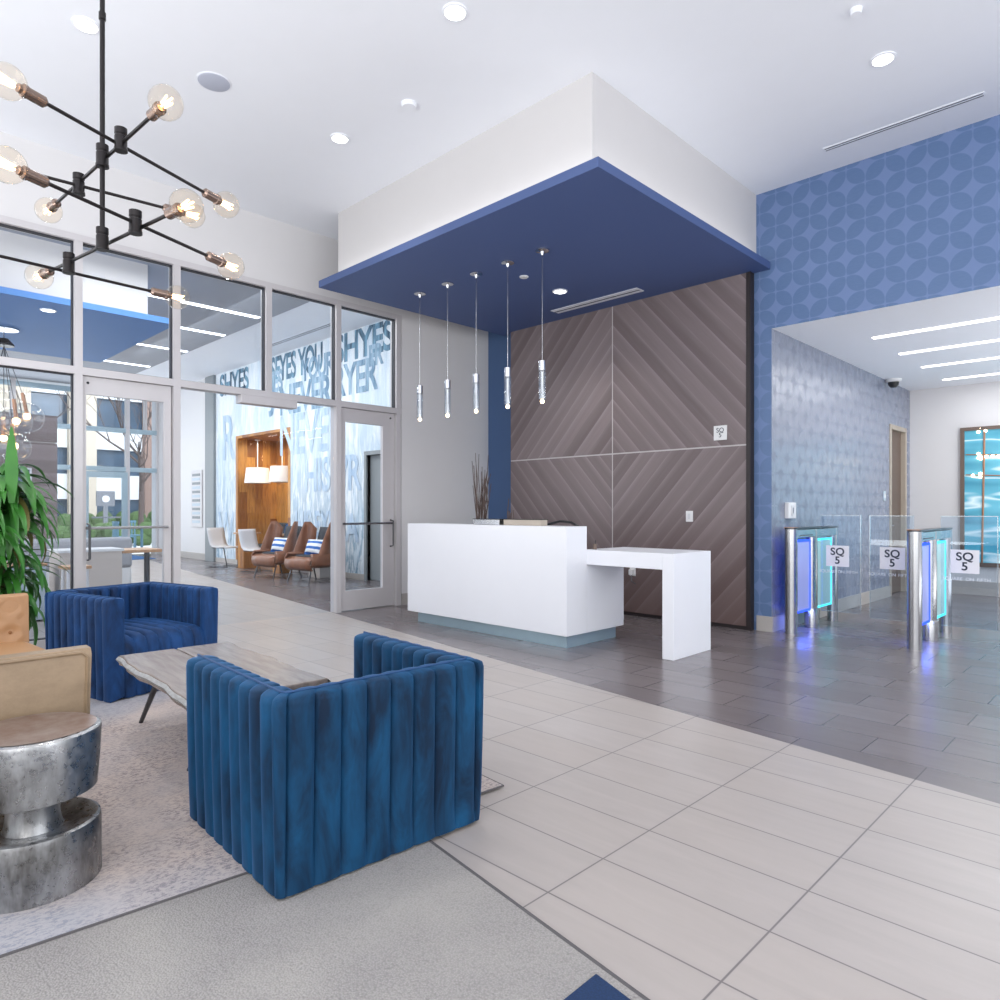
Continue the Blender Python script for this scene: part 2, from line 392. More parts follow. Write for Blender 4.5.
# ------------------------------------------------------------------ the shell
XG, YB, ZC, ZS, ZN = -7.3, 6.95, 4.53, 3.72, 3.115
MB().box(-21, -6, -.06, 5, 13.2, 0).build('floor', M['floor'])['kind'] = 'structure'
MB().box(XG-.08, -6, ZC, 5, 7.05, ZC+.1).build('ceiling', M['ceiling'])['kind'] = 'structure'
wl = MB()
wl.box(XG-.08, -6, 3.79, XG+.06, 7.1, ZC)                # header over the glazing
wl.box(XG-.08, 5.5, 0, XG+.06, 7.1, 3.79)                # pier beside the glazing
struct(wl.build('wall_left', M['white_wall']))
box('baseboard_left', M['base_tile'], None, XG+.06, 5.5, 0, XG+.075, 6.95, .15)['kind'] = 'structure'
wb = MB()
wb.box(-6.5, YB, 0, -2.94, YB+.12, ZC)
wb.box(-2.94, YB, ZN-.004, 5, YB+.002, ZC); wb.box(-2.94, YB+.002, ZN+.08, 5, YB+.12, ZC)
struct(wb.build('wall_back', M['blue_wall']))
sbox('wall_back_recess', M['blue_deep'], XG+.06, 7.1, 0, -6.4, 7.2, ZC)
ws = MB(); XN = -2.94
ws.box(XN-.12, YB+.12, 0, XN+.002, 11.04, ZN); ws.box(XN, YB+.001, 0, XN+.002, YB+.12, ZN); ws.box(XN-.12, 11.84, 0, XN, 12.1, ZN); ws.box(XN-.12, 11.04, 2.46, XN, 11.84, ZN)
struct(ws.build('wall_corridor_side', M['blue_side_sheen']))
struct(box('wall_corridor_end', M['white_wall'], None, -4.2, 12.1, 0, 5, 12.25, ZN))
struct(box('wall_corridor_far', M['white_wall'], None, 3.2, YB+.12, 0, 3.35, 12.1, ZN))
struct(box('ceiling_corridor', M['ceiling'], None, XN, YB+.002, ZN-.004, 5, 12.25, ZN+.08))
bb = MB(); bb.box(XN+.0, YB-.018, 0, -3.09, YB, .155); bb.box(XN, YB-.018, 0, XN+.018, 11.02, .155); bb.box(XN, 11.9, 0, XN+.018, 12.08, .155)
struct(bb.build('baseboard_back', M['base_tile']))
struct(box('baseboard_corridor', M['base_tile'], None, XN+.018, 12.08, 0, 3.2, 12.1, .2))
# corridor door
d = struct(MB().box(XN-.13, 11.02, 0, XN+.02, 11.08, 2.5).box(XN-.13, 11.8, 0, XN+.02, 11.86, 2.5).box(XN-.13, 11.08, 2.43, XN+.02, 11.8, 2.5).build('door_3', M['taupe'], bevel=.006))
box('leaf', M['taupe_door'], d, XN-.1, 11.08, .01, XN-.05, 11.8, 2.43)
MB().tube([(XN-.05, 11.15, 1.02), (XN-.01, 11.15, 1.02), (XN-.01, 11.25, 1.02)], .01).build('handle', M['steel'], d)

# bulkhead and blue canopy over the desk
bk = MB(); bk.box(-6.58, 4.13, ZS+.13, -3.1, YB, ZC)
struct(bk.build('ceiling_bulkhead', M['cove_white']))
struct(box('ceiling_canopy', M['blue_paint'], None, -6.77, 4.0, ZS, -2.95, YB-.005, ZS+.075))
struct(MB().box(-6.5, 4.2, ZS+.075, -3.18, YB-.01, ZS+.13).build('ceiling_cove_gap', M['cove_white']))

# timber feature wall: four cladding panels, reveal strips, dark edge
fw = thing('timber_feature_wall', 'grey-brown wood wall of four chevron-grained panels behind the white reception desk', 'wall cladding', (0,0,0))
xm, zm, x0, x1, yf = -4.855, 1.93, -6.56, -3.168, 6.87
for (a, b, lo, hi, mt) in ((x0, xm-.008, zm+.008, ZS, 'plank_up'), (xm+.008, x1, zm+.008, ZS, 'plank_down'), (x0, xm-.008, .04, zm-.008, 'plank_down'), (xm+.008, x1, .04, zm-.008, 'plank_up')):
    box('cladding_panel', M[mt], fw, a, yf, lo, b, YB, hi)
MB().box(xm-.008, yf+.004, .04, xm+.008, YB, ZS).build('reveal_strip', M['light_trim'], fw)
MB().box(x0, yf+.004, zm-.008, xm-.008, YB, zm+.008).box(xm+.008, yf+.004, zm-.008, x1, YB, zm+.008).build('reveal_strip', M['light_trim'], fw)
box('edge_trim', M['bronze_trim'], fw, x1, yf-.01, 0, x1+.045, YB, ZS)
box('toe_strip', M['bronze_trim'], fw, x0, yf+.01, 0, x1, YB, .04)

# ------------------------------------------------------------------ glazed screen (window_1) with doors
MY = [1.775, 2.655, 3.65, 4.55, 5.45]       # mullion centres along y
TZ, GZ = 2.545, 3.745
w1 = bpy.data.objects.new('window_1', None); C.objects.link(w1); w1['kind'] = 'structure'; w1['label'] = 'tall silver-framed glass screen between the two lobbies'
fw_, fd = .034, .07
def bar(y0, z0, y1, z1): return (XG-fd, y0, z0, XG+fd, y1, z1)
fr = MB()
fr.box(*bar(-6, GZ, 5.5, GZ+.06)); fr.box(*bar(-6, TZ-.035, 5.5, TZ+.035))
fr.build('frame', M['alu'], w1)
ALLY = [-6., -4., -2.2, -.6, .6] + MY
for y in ALLY[1:]:
    lo = TZ+.035 if y == 3.65 else 0.
    MB().box(XG-fd+.002, y-fw_, lo, XG+fd-.002, y+fw_, GZ).build('mullion', M['alu'], w1)
def pane(y0, y1, z0, z1, gk=True):
    p = MB().box(XG-.004, y0, z0, XG+.004, y1, z1).build('pane', M['glass'], w1)
    if gk:
        g = .009
        MB().box(XG-.03, y0, z0, XG+.03, y0+g, z1).box(XG-.03, y1-g, z0, XG+.03, y1, z1).box(XG-.03, y0+g, z1-g, XG+.03, y1-g, z1).box(XG-.03, y0+g, z0, XG+.03, y1-g, z0+g).build('gasket', M['gasket'], p)
for a, b in zip(ALLY, ALLY[1:]): pane(a+fw_, b-fw_, TZ+.035, GZ)
for a, b in [(-6,-4),(-4,-2.2),(-2.2,-.6),(-.6,.6),(.6,1.775)]:
    pane(a+fw_, b-fw_, .08, TZ-.035)
    MB().box(XG-fd+.004, a+.03, 0, XG+fd-.004, b-.03, .08).build('sill_rail', M['alu'], w1)
for a, b in ((2.69, 3.6), (3.606, 4.515)): pane(a, b, .012, TZ-.035, False)
box('operator_housing', M['alu'], w1, XG-.06, 3.32, TZ-.125, XG+.085, 3.985, TZ-.035, bevel=.004)

def glass_door(name, y0, y1, pull_y, label, s0, s1):
    d = bpy.data.objects.new(name, None); C.objects.link(d); d['kind'] = 'structure'; d['label'] = label
    top, bot, zt = .165, .25, TZ-.04
    f = MB(); a, b = y0+.012, y1-.012
    f.box(XG-.028, a, .012, XG+.028, a+s0, zt); f.box(XG-.028, b-s1, .012, XG+.028, b, zt)
    f.box(XG-.028, a+s0, zt-top, XG+.028, b-s1, zt); f.box(XG-.028, a+s0, .012, XG+.028, b-s1, bot)
    f.build('leaf_frame', M['alu'], d)
    box('pane', M['glass'], d, XG-.004, a+s0, bot, XG+.004, b-s1, zt-top)
    pb = MB().tube([(XG+.03, a+.04, 1.08), (XG+.085, a+.05, 1.08), (XG+.085, b-.05, 1.08), (XG+.03, b-.04, 1.08)], .014, 8).build('push_bar', M['steel'], d, smooth=True)
    MB().tube([(XG+.028, pull_y, 1.12), (XG+.09, pull_y, 1.11), (XG+.09, pull_y, .79), (XG+.028, pull_y, .78)], .011, 8).build('pull_handle', M['steel_dark'], d, smooth=True)
    MB().lathe([(.012, 0), (.012, .006), (0, .006)], (XG+.028, pull_y, zt-.06), 12, axis=(1,0,0)).build('stop_button', M['gasket'], d)
    return d
glass_door('door_1', 1.80, 2.622, 1.86, 'glass door with push bar nearest the potted plant', .035, .068)
glass_door('door_2', 4.584, 5.41, 5.345, 'glass door with push bar beside the white pier', .07, .17)

# ------------------------------------------------------------------ ceiling fittings
def downlight(x, y, z, r, label):
    t = thing('recessed_downlight', label, 'downlight', (x, y, z), group='round recessed downlights')
    MB().lathe([(r*.8, -.001), (r*.82, -.012), (r, -.008), (r, 0), (r*.8, -.0005)], n=28).build('trim_ring', M['ceiling'], t, smooth=True)
    MB().lathe([(0, -.006), (r*.8, -.006)], n=28).build('lens', M['downlight'], t)
    return t
for x, y, lb in ((-5.237, 1.329, 'round recessed downlight in the white ceiling just behind the black chandelier stem'), (-3.371, 2.999, 'round recessed downlight in the middle of the white ceiling before the bulkhead'),
                 (-5.238, 3.305, 'round recessed downlight in the white ceiling near the glass screen'), (-1.507, 5.495, 'round recessed downlight in the white ceiling near the slot diffuser')):
    downlight(x, y, ZC, .085, lb)
downlight(-4.935, 5.972, ZS, .085, 'round downlight in the blue canopy above the reception desk')
def disc(name, lab, cat, x, y, z, r, mat, h=.012, group=None):
    t = thing(name, lab, cat, (x, y, z), group=group)
    MB().lathe([(r, 0), (r, -h*.6), (r*.9, -h), (0, -h)], n=28).build('cover', mat, t, smooth=True)
    MB().lathe([(r*1.08, 0), (r*1.08, -h*.3), (r, -h*.35)], n=28).build('rim', M['ceiling'], t, smooth=True)
disc('ceiling_speaker', 'round grey ceiling speaker grille above the seating area', 'speaker', -5.238, 2.194, ZC, .115, M['speaker'])
disc('smoke_detector', 'small white smoke detector in the white ceiling before the bulkhead', 'smoke detector', -4.401, 3.419, ZC, .06, M['ceiling'], .03)
disc('ceiling_sensor', 'small white ceiling sensor between bulkhead and slot diffuser', 'sensor', -1.484, 4.83, ZC, .035, M['ceiling'], .035)
disc('canopy_sensor', 'tiny white sensor disc in the blue canopy beside the pendants', 'sensor', -4.9, 5.334, ZS, .045, M['white_plastic'], .012)
def slot_vent(name, lab, x0, x1, y, z, w, m1, lines=(-.5, .5)):
    t = thing(name, lab, 'air vent', ((x0+x1)/2, y, z)); L = (x1-x0)/2
    MB().box(-L, -w, -.006, L, w, 0).build('frame', m1, t)
    for s in lines: box('slot', M['slot'], t, -L+.01, s*w-w*.11, -.009, L-.01, s*w+w*.11, -.005)
slot_vent('slot_diffuser', 'long white slot air diffuser in the white ceiling along the blue wall', -2.27, -1.06, 6.51, ZC, .035, M['ceiling'])
slot_vent('canopy_diffuser', 'pale linear air diffuser set in the blue canopy by the timber wall', -5.5, -4.25, 6.55, ZS, .075, M['vent_light'], (0,))
for x0_, y0_, lab in ((-2.33, 8.1, 'nearest'), (-2.34, 9.15, 'second'), (-2.35, 10.2, 'third'), (-2.36, 11.4, 'farthest')):
    t = thing('linear_ceiling_light', 'white linear light strip, %s of four in the corridor ceiling' % lab, 'ceiling light', (x0_, y0_, ZN), group='linear lights in the corridor ceiling')
    MB().box(0, -.05, -.004, 4, .05, 0).build('housing', M['ceiling'], t)
    MB().box(.01, -.04, -.012, 3.99, .04, -.004).build('diffuser', M['led'], t)

# pendants over desk
def pendant(x, y, label):
    t = thing('crystal_pendant_light', label, 'pendant light', (x, y, ZS), group='crystal pendants over the reception desk')
    MB().lathe([(.065, 0), (.065, -.012), (.02, -.02), (.012, -.05), (0, -.05)], n=24).build('ceiling_rose', M['chrome'], t, smooth=True)
    MB().tube([(0,0,-.02), (0,0,-1.06)], .0035, 6).build('cable', M['steel'], t)
    MB().lathe([(.0, -1.055), (.034, -1.055), (.034, -1.145), (0, -1.145)], n=20).build('cap', M['chrome'], t, smooth=True)
    b = MB().lathe([(.036, -1.145), (.036, -1.42), (.026, -1.42), (.026, -1.16)], n=20).build('glass_tube', M['crystal'], t, smooth=True)
    MB().lathe([(.006, -1.16), (.006, -1.41)], n=8).build('light_rod', M['rod_glow'], b)
    MB().ball((0,0,-1.44), .02, 12, 8).build('glowing_tip', M['warm_glow'], t, smooth=True)
    return t
p0 = pendant(-6.116, 4.907, 'slim crystal tube pendant, first of five from the glass screen')
for x, lab in ((-5.637, 'second'), (-5.184, 'third, middle'), (-4.727, 'fourth'), (-4.272, 'last of five, nearest the seam')):
    dup(p0, (x, 4.907, ZS), 0, 'slim crystal tube pendant, %s counting from the glass screen' % lab)

# ------------------------------------------------------------------ reception desk
dk = thing('reception_desk', 'long white quartz reception desk with recessed plinth before the wood wall', 'desk', (-3.85, 4.75, 0))
MB().box(-2.29, 0, .12, 0, .297, 1.10).build('front_panel', M['quartz'], dk, bevel=.003)
MB().box(-2.29, .297, .12, 0, .89, .74).build('counter_body', M['quartz'], dk, bevel=.003)
MB().box(-2.29, .297, .74, -.0, .89, .765).build('work_surface', M['quartz'], dk)
MB().box(-2.2, .08, 0, -.06, .84, .12).build('plinth', M['plinth'], dk)
tr = thing('transfer_table', 'white waterfall-edge side table joined to the end of the reception desk', 'table', (-3.85, 5.045, 0))
MB().box(-.03, 0, .748, .79, .64, .885).build('table_top', M['quartz'], tr, bevel=.003)
MB().box(.79, 0, 0, .897, .64, .885).build('waterfall_leg', M['quartz'], tr, bevel=.003)

# on the desk
def planter(name, label, x0, x1, y, mat, dark):
    t = thing(name, label, 'box', ((x0+x1)/2, y, 1.101)); L = (x1-x0)/2
    MB().box(-L, -.05, 0, L, .05, .055).build('box_body', mat, t, bevel=.003)
    MB().box(-L-.004, -.053, .055, L+.004, .053, .06).build('box_lid', M['black'], t)
    return t
planter('desk_tray', 'low silver tray box on the desk ledge below the twigs', -5.17, -4.79, 4.90, M['steel'], 0)
planter('storage_box', 'long tan box on the white desk ledge', -4.76, -4.27, 4.93, M['taupe'], 0)
t = thing('cable_loop', 'black curved cable loop rising behind the desk ledge', 'cable', (-4.14, 5.16, .766))
MB().tube([(-.34,0,.3), (-.27,0,.345), (-.12,0,.375), (.02,0,.365), (.1,0,.33), (.12,0,.26), (.12,0,.0)], .012, 8).build('loop', M['black'], t, smooth=True)
MB().lathe([(.06, 0), (.06, .012), (0, .012)], (.12,0,0), 20).build('foot', M['black'], t)
MB().tube([(-.34,0,.3), (-.34,0,0)], .012, 8).build('stem', M['black'], t)
def twigs(name, label, x, y, n_, h, sp):
    t = thing(name, label, 'vase of twigs', (x, y, .766)); b = MB()
    for i in range(n_):
        a = random.uniform(0, 2*PI); hh = h*random.uniform(.65, 1); r0 = random.uniform(0, .03); p = []
        for k in range(6):
            q = k/5; rr = r0 + q*sp*random.uniform(.6, 1.1)
            p.append((rr*math.cos(a)+random.uniform(-.008,.008), rr*math.sin(a)+random.uniform(-.008,.008), .02+q*hh))
        b.tube(p, .008, 5, r_end=.0035)
    b.build('branch', M['bark_tree'], t)
    MB().lathe([(.045, 0), (.055, .12), (.04, .25), (.045, .28), (.036, .28), (.03, .02), (0, .02)], n=24).build('vase', M['black'], t, smooth=True)
twigs('twig_vase', 'tall dry twigs in a dark vase behind the desk, by the white pier', -5.42, 5.2, 24, 1.12, .10)
twigs('twig_vase', 'shorter dry twigs in front of the blue wall strip behind the desk', -5.02, 5.2, 8, .62, .07)
t = thing('pen_holder', 'small brown pen holder on the transfer table beside the desk step', 'pen holder', (-3.815, 5.12, .886))
MB().lathe([(.02, 0), (.02, .05), (.016, .05), (.016, .01), (0, .01)], n=16).build('cup', M['taupe_door'], t, smooth=True)
MB().tube([(0,.0,.012), (.006,.006,.085)], .004, 6).build('pen', M['black'], t)

# wall plates
def plate(name, label, cat, x, z, w, h, y=6.87):
    t = thing(name, label, cat, (x, y, z))
    MB().box(-w, -.012, -h, w, 0, h).build('plate', M['white_plastic'], t, bevel=.003)
    return t
sg = plate('logo_plaque', 'small square white SQ 5 plaque on the upper wood panel', 'sign', -3.455, 2.075, .075, .078)
lettering('lettering', 'SQ\n5', .07, M['ink'], sg, facing_minus_y(0, -.0135, .0), .001, line=.75)
sw = plate('light_switch', 'white light switch plate on the lower wood panel', 'switch', -3.82, 1.18, .042, .06)
box('rocker', M['shell'], sw, -.015, -.017, -.03, .015, -.012, .03)
so = plate('wall_outlet', 'white wall outlet with plugged adapter under the transfer table', 'outlet', -4.56, .53, .04, .06)
MB().box(-.025, -.06, -.045, .03, -.012, .02).build('adapter', M['white_plastic'], so, bevel=.006)
MB().tube([(0,-.04,-.045), (.01,-.045,-.12), (.06,-.03,-.15)], .006, 6).build('plug_lead', M['steel_dark'], so)
t = thing('access_reader', 'white access control box on the blue corridor wall above the gate', 'control box', (XN, 7.38, 1.245))
MB().box(0, -.1, -.085, .045, .1, .085).build('housing', M['white_plastic'], t, bevel=.006)
MB().box(.045, -.04, -.055, .055, .03, .055).build('faceplate', M['shell'], t, bevel=.003)
MB().box(.055, -.012, -.03, .058, .0, .03).build('slot', M['slot'], t)
t = thing('light_switch', 'small pale switch beside the corridor door frame', 'switch', (XN, 10.77, 1.45))
MB().box(0, -.05, -.07, .012, .05, .07).build('plate', M['pale_panel'], t, bevel=.003)
MB().box(.012, -.02, -.03, .017, .02, .03).build('rocker', M['white_plastic'], t)
t = thing('security_camera', 'dark security camera dome on the corridor ceiling near the door', 'security camera', (-2.84, 10.85, ZN))
MB().lathe([(.1, 0), (.1, -.04), (.08, -.05), (0, -.05)], n=24).build('mount', M['white_plastic'], t, smooth=True)
MB().lathe([(.072, -.05), (.065, -.09), (.04, -.12), (0, -.13)], n=24).build('dome', M['black'], t, smooth=True)

# corridor window
w2 = bpy.data.objects.new('window_2', None); C.objects.link(w2); w2['kind'] = 'structure'; w2['label'] = 'dark framed window with painted teal reflections at the end of the corridor'
fx0, fx1, fz0, fz1, yw = -2.266, 1.1, .42, 2.47, 12.1
MB().box(fx0, yw-.05, fz0, fx0+.05, yw, fz1).box(fx1-.05, yw-.05, fz0, fx1, yw, fz1).box(fx0+.05, yw-.05, fz1-.05, fx1-.05, yw, fz1).box(fx0+.05, yw-.05, fz0, fx1-.05, yw, fz0+.06).build('frame', M['taupe_door'], w2)
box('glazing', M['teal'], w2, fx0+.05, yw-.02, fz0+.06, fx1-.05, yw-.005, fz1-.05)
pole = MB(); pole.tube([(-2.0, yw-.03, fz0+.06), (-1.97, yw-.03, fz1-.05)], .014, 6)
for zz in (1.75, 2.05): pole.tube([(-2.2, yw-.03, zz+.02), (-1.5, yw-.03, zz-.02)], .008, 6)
pole.build('reflected_stem', M['copper'], w2)  # chandelier reflection built as a solid stem and glowing balls
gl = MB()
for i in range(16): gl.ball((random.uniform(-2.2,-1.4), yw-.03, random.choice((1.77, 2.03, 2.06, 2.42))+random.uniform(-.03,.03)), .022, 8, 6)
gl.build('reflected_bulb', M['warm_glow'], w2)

# ------------------------------------------------------------------ speed gates
def gate(x, label, wings, wlab):
    t = thing('speed_gate', label, 'turnstile', (x, 6.95, 0), group='brushed steel speed gates in the corridor')
    def post(y, rx, ry, z1, base=0):
        b = MB().lathe([(1, 0), (1, z1)], (0, y, 0), 24, sx=rx, sy=ry).build('post', M['steel'], t, smooth=True)
        if base: MB().lathe([(1, 0), (1, .19), (.97, .2)], (0, y, 0), 24, sx=rx+.018, sy=ry+.018).build('collar', M['steel'], b, smooth=True)
    post(.06, .06, .07, 1.055); post(.62, .055, .07, 1.05, 1); post(1.24, .055, .065, 1.05)
    rail = MB(); rail.box(-.05, .06, .965, .05, 1.24, 1.05); rail.build('top_rail', M['steel'], t, bevel=.006)
    cp_ = MB(); cp_.prism([(.06*math.cos(a), (.06 if math.sin(a) < 0 else 1.24)+.07*math.sin(a)) for a in [2*PI*k/28 for k in range(28)]], 1.055, 1.07); cp_.build('top_cap', M['steel_dark'], t)
    box('scanner_strip', M['slot'], t, .05, .15, .985, .053, .5, .993); 
    MB().box(-.05, .0, 1.068, .05, .12, 1.074).build('reader_pad', M['copper'], t)
    for (a, b, m, led) in ((.13, .53, 'blue_glow_panel', 'blue_led'), (.71, 1.16, 'cyan_glow_panel', 'cyan_led')):
        pn = MB().box(-.012, a+.015, .21, .012, b-.015, .92).build('light_panel', M[m], t)
        MB().box(-.02, a, .19, .02, a+.015, .94).box(-.02, b-.015, .19, .02, b, .94).box(-.02, a+.015, .19, .02, b-.015, .21).box(-.02, a+.015, .92, .02, b-.015, .94).build('led_edge', M[led], pn)
    for (x0, x1, zlo, sx0, faint) in wings:
        g = MB().box(x0, .5, zlo, x1, .514, 1.195).build('glass_wing', M['wing_glass'], t, bevel=.004)
        e = MB(); th = .006
        e.box(x0, .499, 1.19, x1, .515, 1.196); e.box((x1-.006 if abs(x1) > abs(x0) else x0), .499, zlo, (x1 if abs(x1) > abs(x0) else x0+.006), .515, 1.19); e.box(x0, .499, zlo, x1, .515, zlo+.006)
        e.build('polished_edge', M['edge_glass'], g)
        pq = MB().box(sx0, .492, .67, sx0+.222, .4985, .885).build('sign_plate', M['sign_white'], g)
        lettering('lettering', 'SQ\n5', .105, M['ink'], pq, facing_minus_y(sx0+.111, .4905, .775), .001, 1.05, .002, line=.85)
        for wd_, dx in (('SQUARE', -.125), ('ON', .01), ('FIFTH', .115)): lettering('lettering', wd_, .042, M['ghost_ink'], g, facing_minus_y((x0+x1)/2+dx, .494, .615), .001, 1.0)
n = NT('blue_glow_panel'); M['blue_glow_panel'] = n.pbr('#b3bdf0', .25, **{'Emission Color': lin('#4a5cff'), 'Emission Strength': .10})
n = NT('cyan_glow_panel'); M['cyan_glow_panel'] = n.pbr('#b5cfd0', .25, **{'Emission Color': lin('#5fd8e0'), 'Emission Strength': .12})
gate(-2.765, 'brushed steel speed gate with blue light strips beside the blue wall', [(.13, .52, .2, .19, 0)], 0)
gate(-1.665, 'brushed steel speed gate with orange reader pad standing free in the corridor', [(-.50, -.11, .17, -.405, 0), (.11, .55, .17, .19, 0)], 0)

# ------------------------------------------------------------------ carpet and rug
cp = MB(); ln = lambda x: 1.356-.142*x
cp.prism([(-6.3, -5.5), (.6, -5.5), (.6, ln(.6)), (-1.02, ln(-1.02)), (-3.2, ln(-3.2)), (-3.2, 1.2), (-6.3, 1.2)], .0, .008)
tag(cp.build('carpet', M['carpet']), 'grey loop-pile carpet inset in the tiled floor beneath the seating', 'carpet', kind='thing')
nv = MB(); nv.prism([(-1.1, ln(-1.1)-.03), (-1.1, -3.), (-.35, -3.), (-.35, ln(-.35)-.03)], .008, .011)
tag(nv.build('carpet_stripe', M['navy_carpet']), 'navy blue stripe at the corner of the grey carpet', 'carpet')
tm = MB(); tm.prism([(-3.2, ln(-3.2)), (.6, ln(.6)), (.6, ln(.6)+.012), (-3.2, ln(-3.2)+.012)], 0, .009)
struct(tm.build('trim_1', M['rug_edge']))
rg = thing('area_rug', 'distressed grey and taupe area rug under the coffee table', 'rug', (-3.95, .75, .008), -5.4)
MB().box(-1.72, -2.2, 0, 1.655, 1.61, .006).build('pile', M['rug'], rg)
MB().box(1.655, -2.2, 0, 1.661, 1.616, .0062).box(-1.726, -2.2, 0, -1.72, 1.616, .0062).box(-1.72, 1.61, 0, 1.655, 1.616, .0062).build('binding', M['rug_edge'], rg)
ZR = .0145

# ------------------------------------------------------------------ channel-tufted tub chairs
def tub_chair(label, loc, rz, mat, W=.84, D=.84, H=.655, t=.115):
    T = thing('tub_chair', label, 'armchair', loc, rz, 'blue velvet tub chairs')
    hx, hy, ro, ri = D/2, W/2, .045, .03
    def seg_line(a, b, nch, m=7):
        return [(tuple(a[i]+(b[i]-a[i])*k/(nch*m) for i in (0,1)), k/m) for k in range(nch*m)], nch
    st = []      # (outer, inner, normal, channel phase)
    m = 8
    def add_line(o0, o1, i0, i1, nrm, nch):
        for k in range(nch*m): 
            q = k/(nch*m); st.append((Vector(o0).lerp(Vector(o1), q), Vector(i0).lerp(Vector(i1), q), Vector(nrm), (k % m)/m))
    def add_arc(cx, cy, a0, a1, ic):
        for k in range(m):
            a = a0+(a1-a0)*k/m; d = Vector((math.cos(a), math.sin(a)))
            st.append((Vector((cx, cy))+d*ro, Vector(ic), d, k/m))
    nA, nB = 9, 8
    add_line((hx, hy), (-hx+ro, hy), (hx, hy-t), (-hx+t, hy-t), (0,1), nA)
    add_arc(-hx+ro, hy-ro, PI/2, PI, (-hx+t, hy-t))
    add_line((-hx, hy-ro), (-hx, -hy+ro), (-hx+t, hy-t), (-hx+t, -hy+t), (-1,0), nB)
    add_arc(-hx+ro, -hy+ro, PI, 1.5*PI, (-hx+t, -hy+t))
    add_line((-hx+ro, -hy), (hx, -hy), (-hx+t, -hy+t), (hx, -hy+t), (0,-1), nA)
    st.append((Vector((hx, -hy)), Vector((hx, -hy+t)), Vector((0,-1)), 0.))
    prof = [(0,.0,1,0,0), (0,.03,1,0,0)] + [(0,z,1,0,0) for z in (.15,.3,.45,.56,H-.03)]
    for k in range(1, 8):
        a = PI*k/8; prof.append((.5-.5*math.cos(a), H-.03+.03*math.sin(a)**.5, max(0,math.cos(a)), max(0,-math.cos(a)), math.sin(a)))
    prof += [(1,z,0,1,0) for z in (H-.03,.5,.4,.3,.15,.02)]
    rows = []
    for (o, i, nr, ph) in st:
        b = abs(math.sin(PI*ph))**.42
        r = []
        for (tau, z, wo, wi, wu) in prof:
            bul = (b-.75)*.027*min(1, .25+z/.09)
            p = o*(1-tau)+i*tau + nr*(bul*wo - bul*.8*wi)
            tp = .014*(1-z/H)**1.5*(1-tau)
            p = p - nr*tp
            r.append((p.x, p.y, z + bul*.15*wu))
        rows.append(r)
    b = MB(); V = b.grid(rows)
    for ring in (V[0], V[-1]): b.bm.faces.new(ring)
    b.build('upholstered_shell', mat, T, smooth=True, ang=50)
    # welt along the top
    wl_ = MB(); wl_.tube([(*(o*.55+i*.45), H+.002) for (o, i, nr, ph) in st[::4]], .0045, 6)
    wl_.build('welt', M['piping'], T, smooth=True)
    # seat cushion with channels running front to back, rolled over the front rail
    w = W/2-t+.004; nch, mm = 7, 8; fx = hx-.012
    pr = [(fx, .005), (fx, .15), (fx, .25), (fx, .31), (fx-.014, .355), (fx-.045, .388), (fx-.10, .402), (0, .41), (-hx+t, .405)]
    rows = []
    for k in range(nch*mm+1):
        yy = -w+2*w*k/(nch*mm); bl = (abs(math.sin(PI*(k % mm)/mm))**.5-.5)*.018
        r = []
        for j, (xx, zz) in enumerate(pr):
            q = min(1, max(0, (j-2)/4)); r.append((xx+bl*(1-q), yy, zz+bl*q - .012*q*abs(yy/w)**3))
        rows.append(r)
    s = MB(); s.grid(rows); s.build('seat', mat, T, smooth=True, ang=60)
    box('base', M['black'], T, -hx+.07, -hy+.07, 0, hx-.06, hy-.07, .05)
    return T
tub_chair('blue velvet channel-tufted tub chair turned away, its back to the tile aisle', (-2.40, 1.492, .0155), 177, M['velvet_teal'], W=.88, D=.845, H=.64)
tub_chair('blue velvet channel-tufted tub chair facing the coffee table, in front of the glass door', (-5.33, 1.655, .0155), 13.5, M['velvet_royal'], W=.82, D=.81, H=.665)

# ------------------------------------------------------------------ coffee table
ct = thing('coffee_table', 'live-edge grey wood coffee table on splayed dark legs', 'table', (-3.57, 1.50, ZR), 177)
L, Wd, zt, zb = .63, .31, .42, .365
def edge(sign, off):
    return [(-L+2*L*k/24, sign*(Wd + .010*math.sin(k*.45+off)+.004*math.sin(k*1.3+off*2)+random.uniform(-.0015,.0015)), 0) for k in range(25)]
for s, off in ((1, .4), (-1, 2.1)):
    e = edge(s, off); b = MB()
    poly = [(x, y) for x, y, _ in e] + [(L, s*.004), (-L, s*.004)]
    if s < 0: poly = poly[::-1]
    b.prism(poly, zb, zt); b.build('table_plank', M['slab_wood'], ct, bevel=.008, seg=2)
    rows = [[(x, y, zt-.006) for x, y, _ in e], [(x, y+s*.014, zt-.02) for x, y, _ in e], [(x, y-s*.012, zb) for x, y, _ in e]]
    b = MB(); b.grid(rows); b.build('bark_edge', M['bark'], ct, smooth=True)
for top, foot in ((.44, .70), (-.46, -.25)):
    for sy in (-1, 1): MB().tube([(top, sy*.12, zb), (foot, sy*(.17 if top > 0 else .21), .0)], .019, 10, r_end=.012).build('leg', M['steel_dark'], ct, smooth=True)

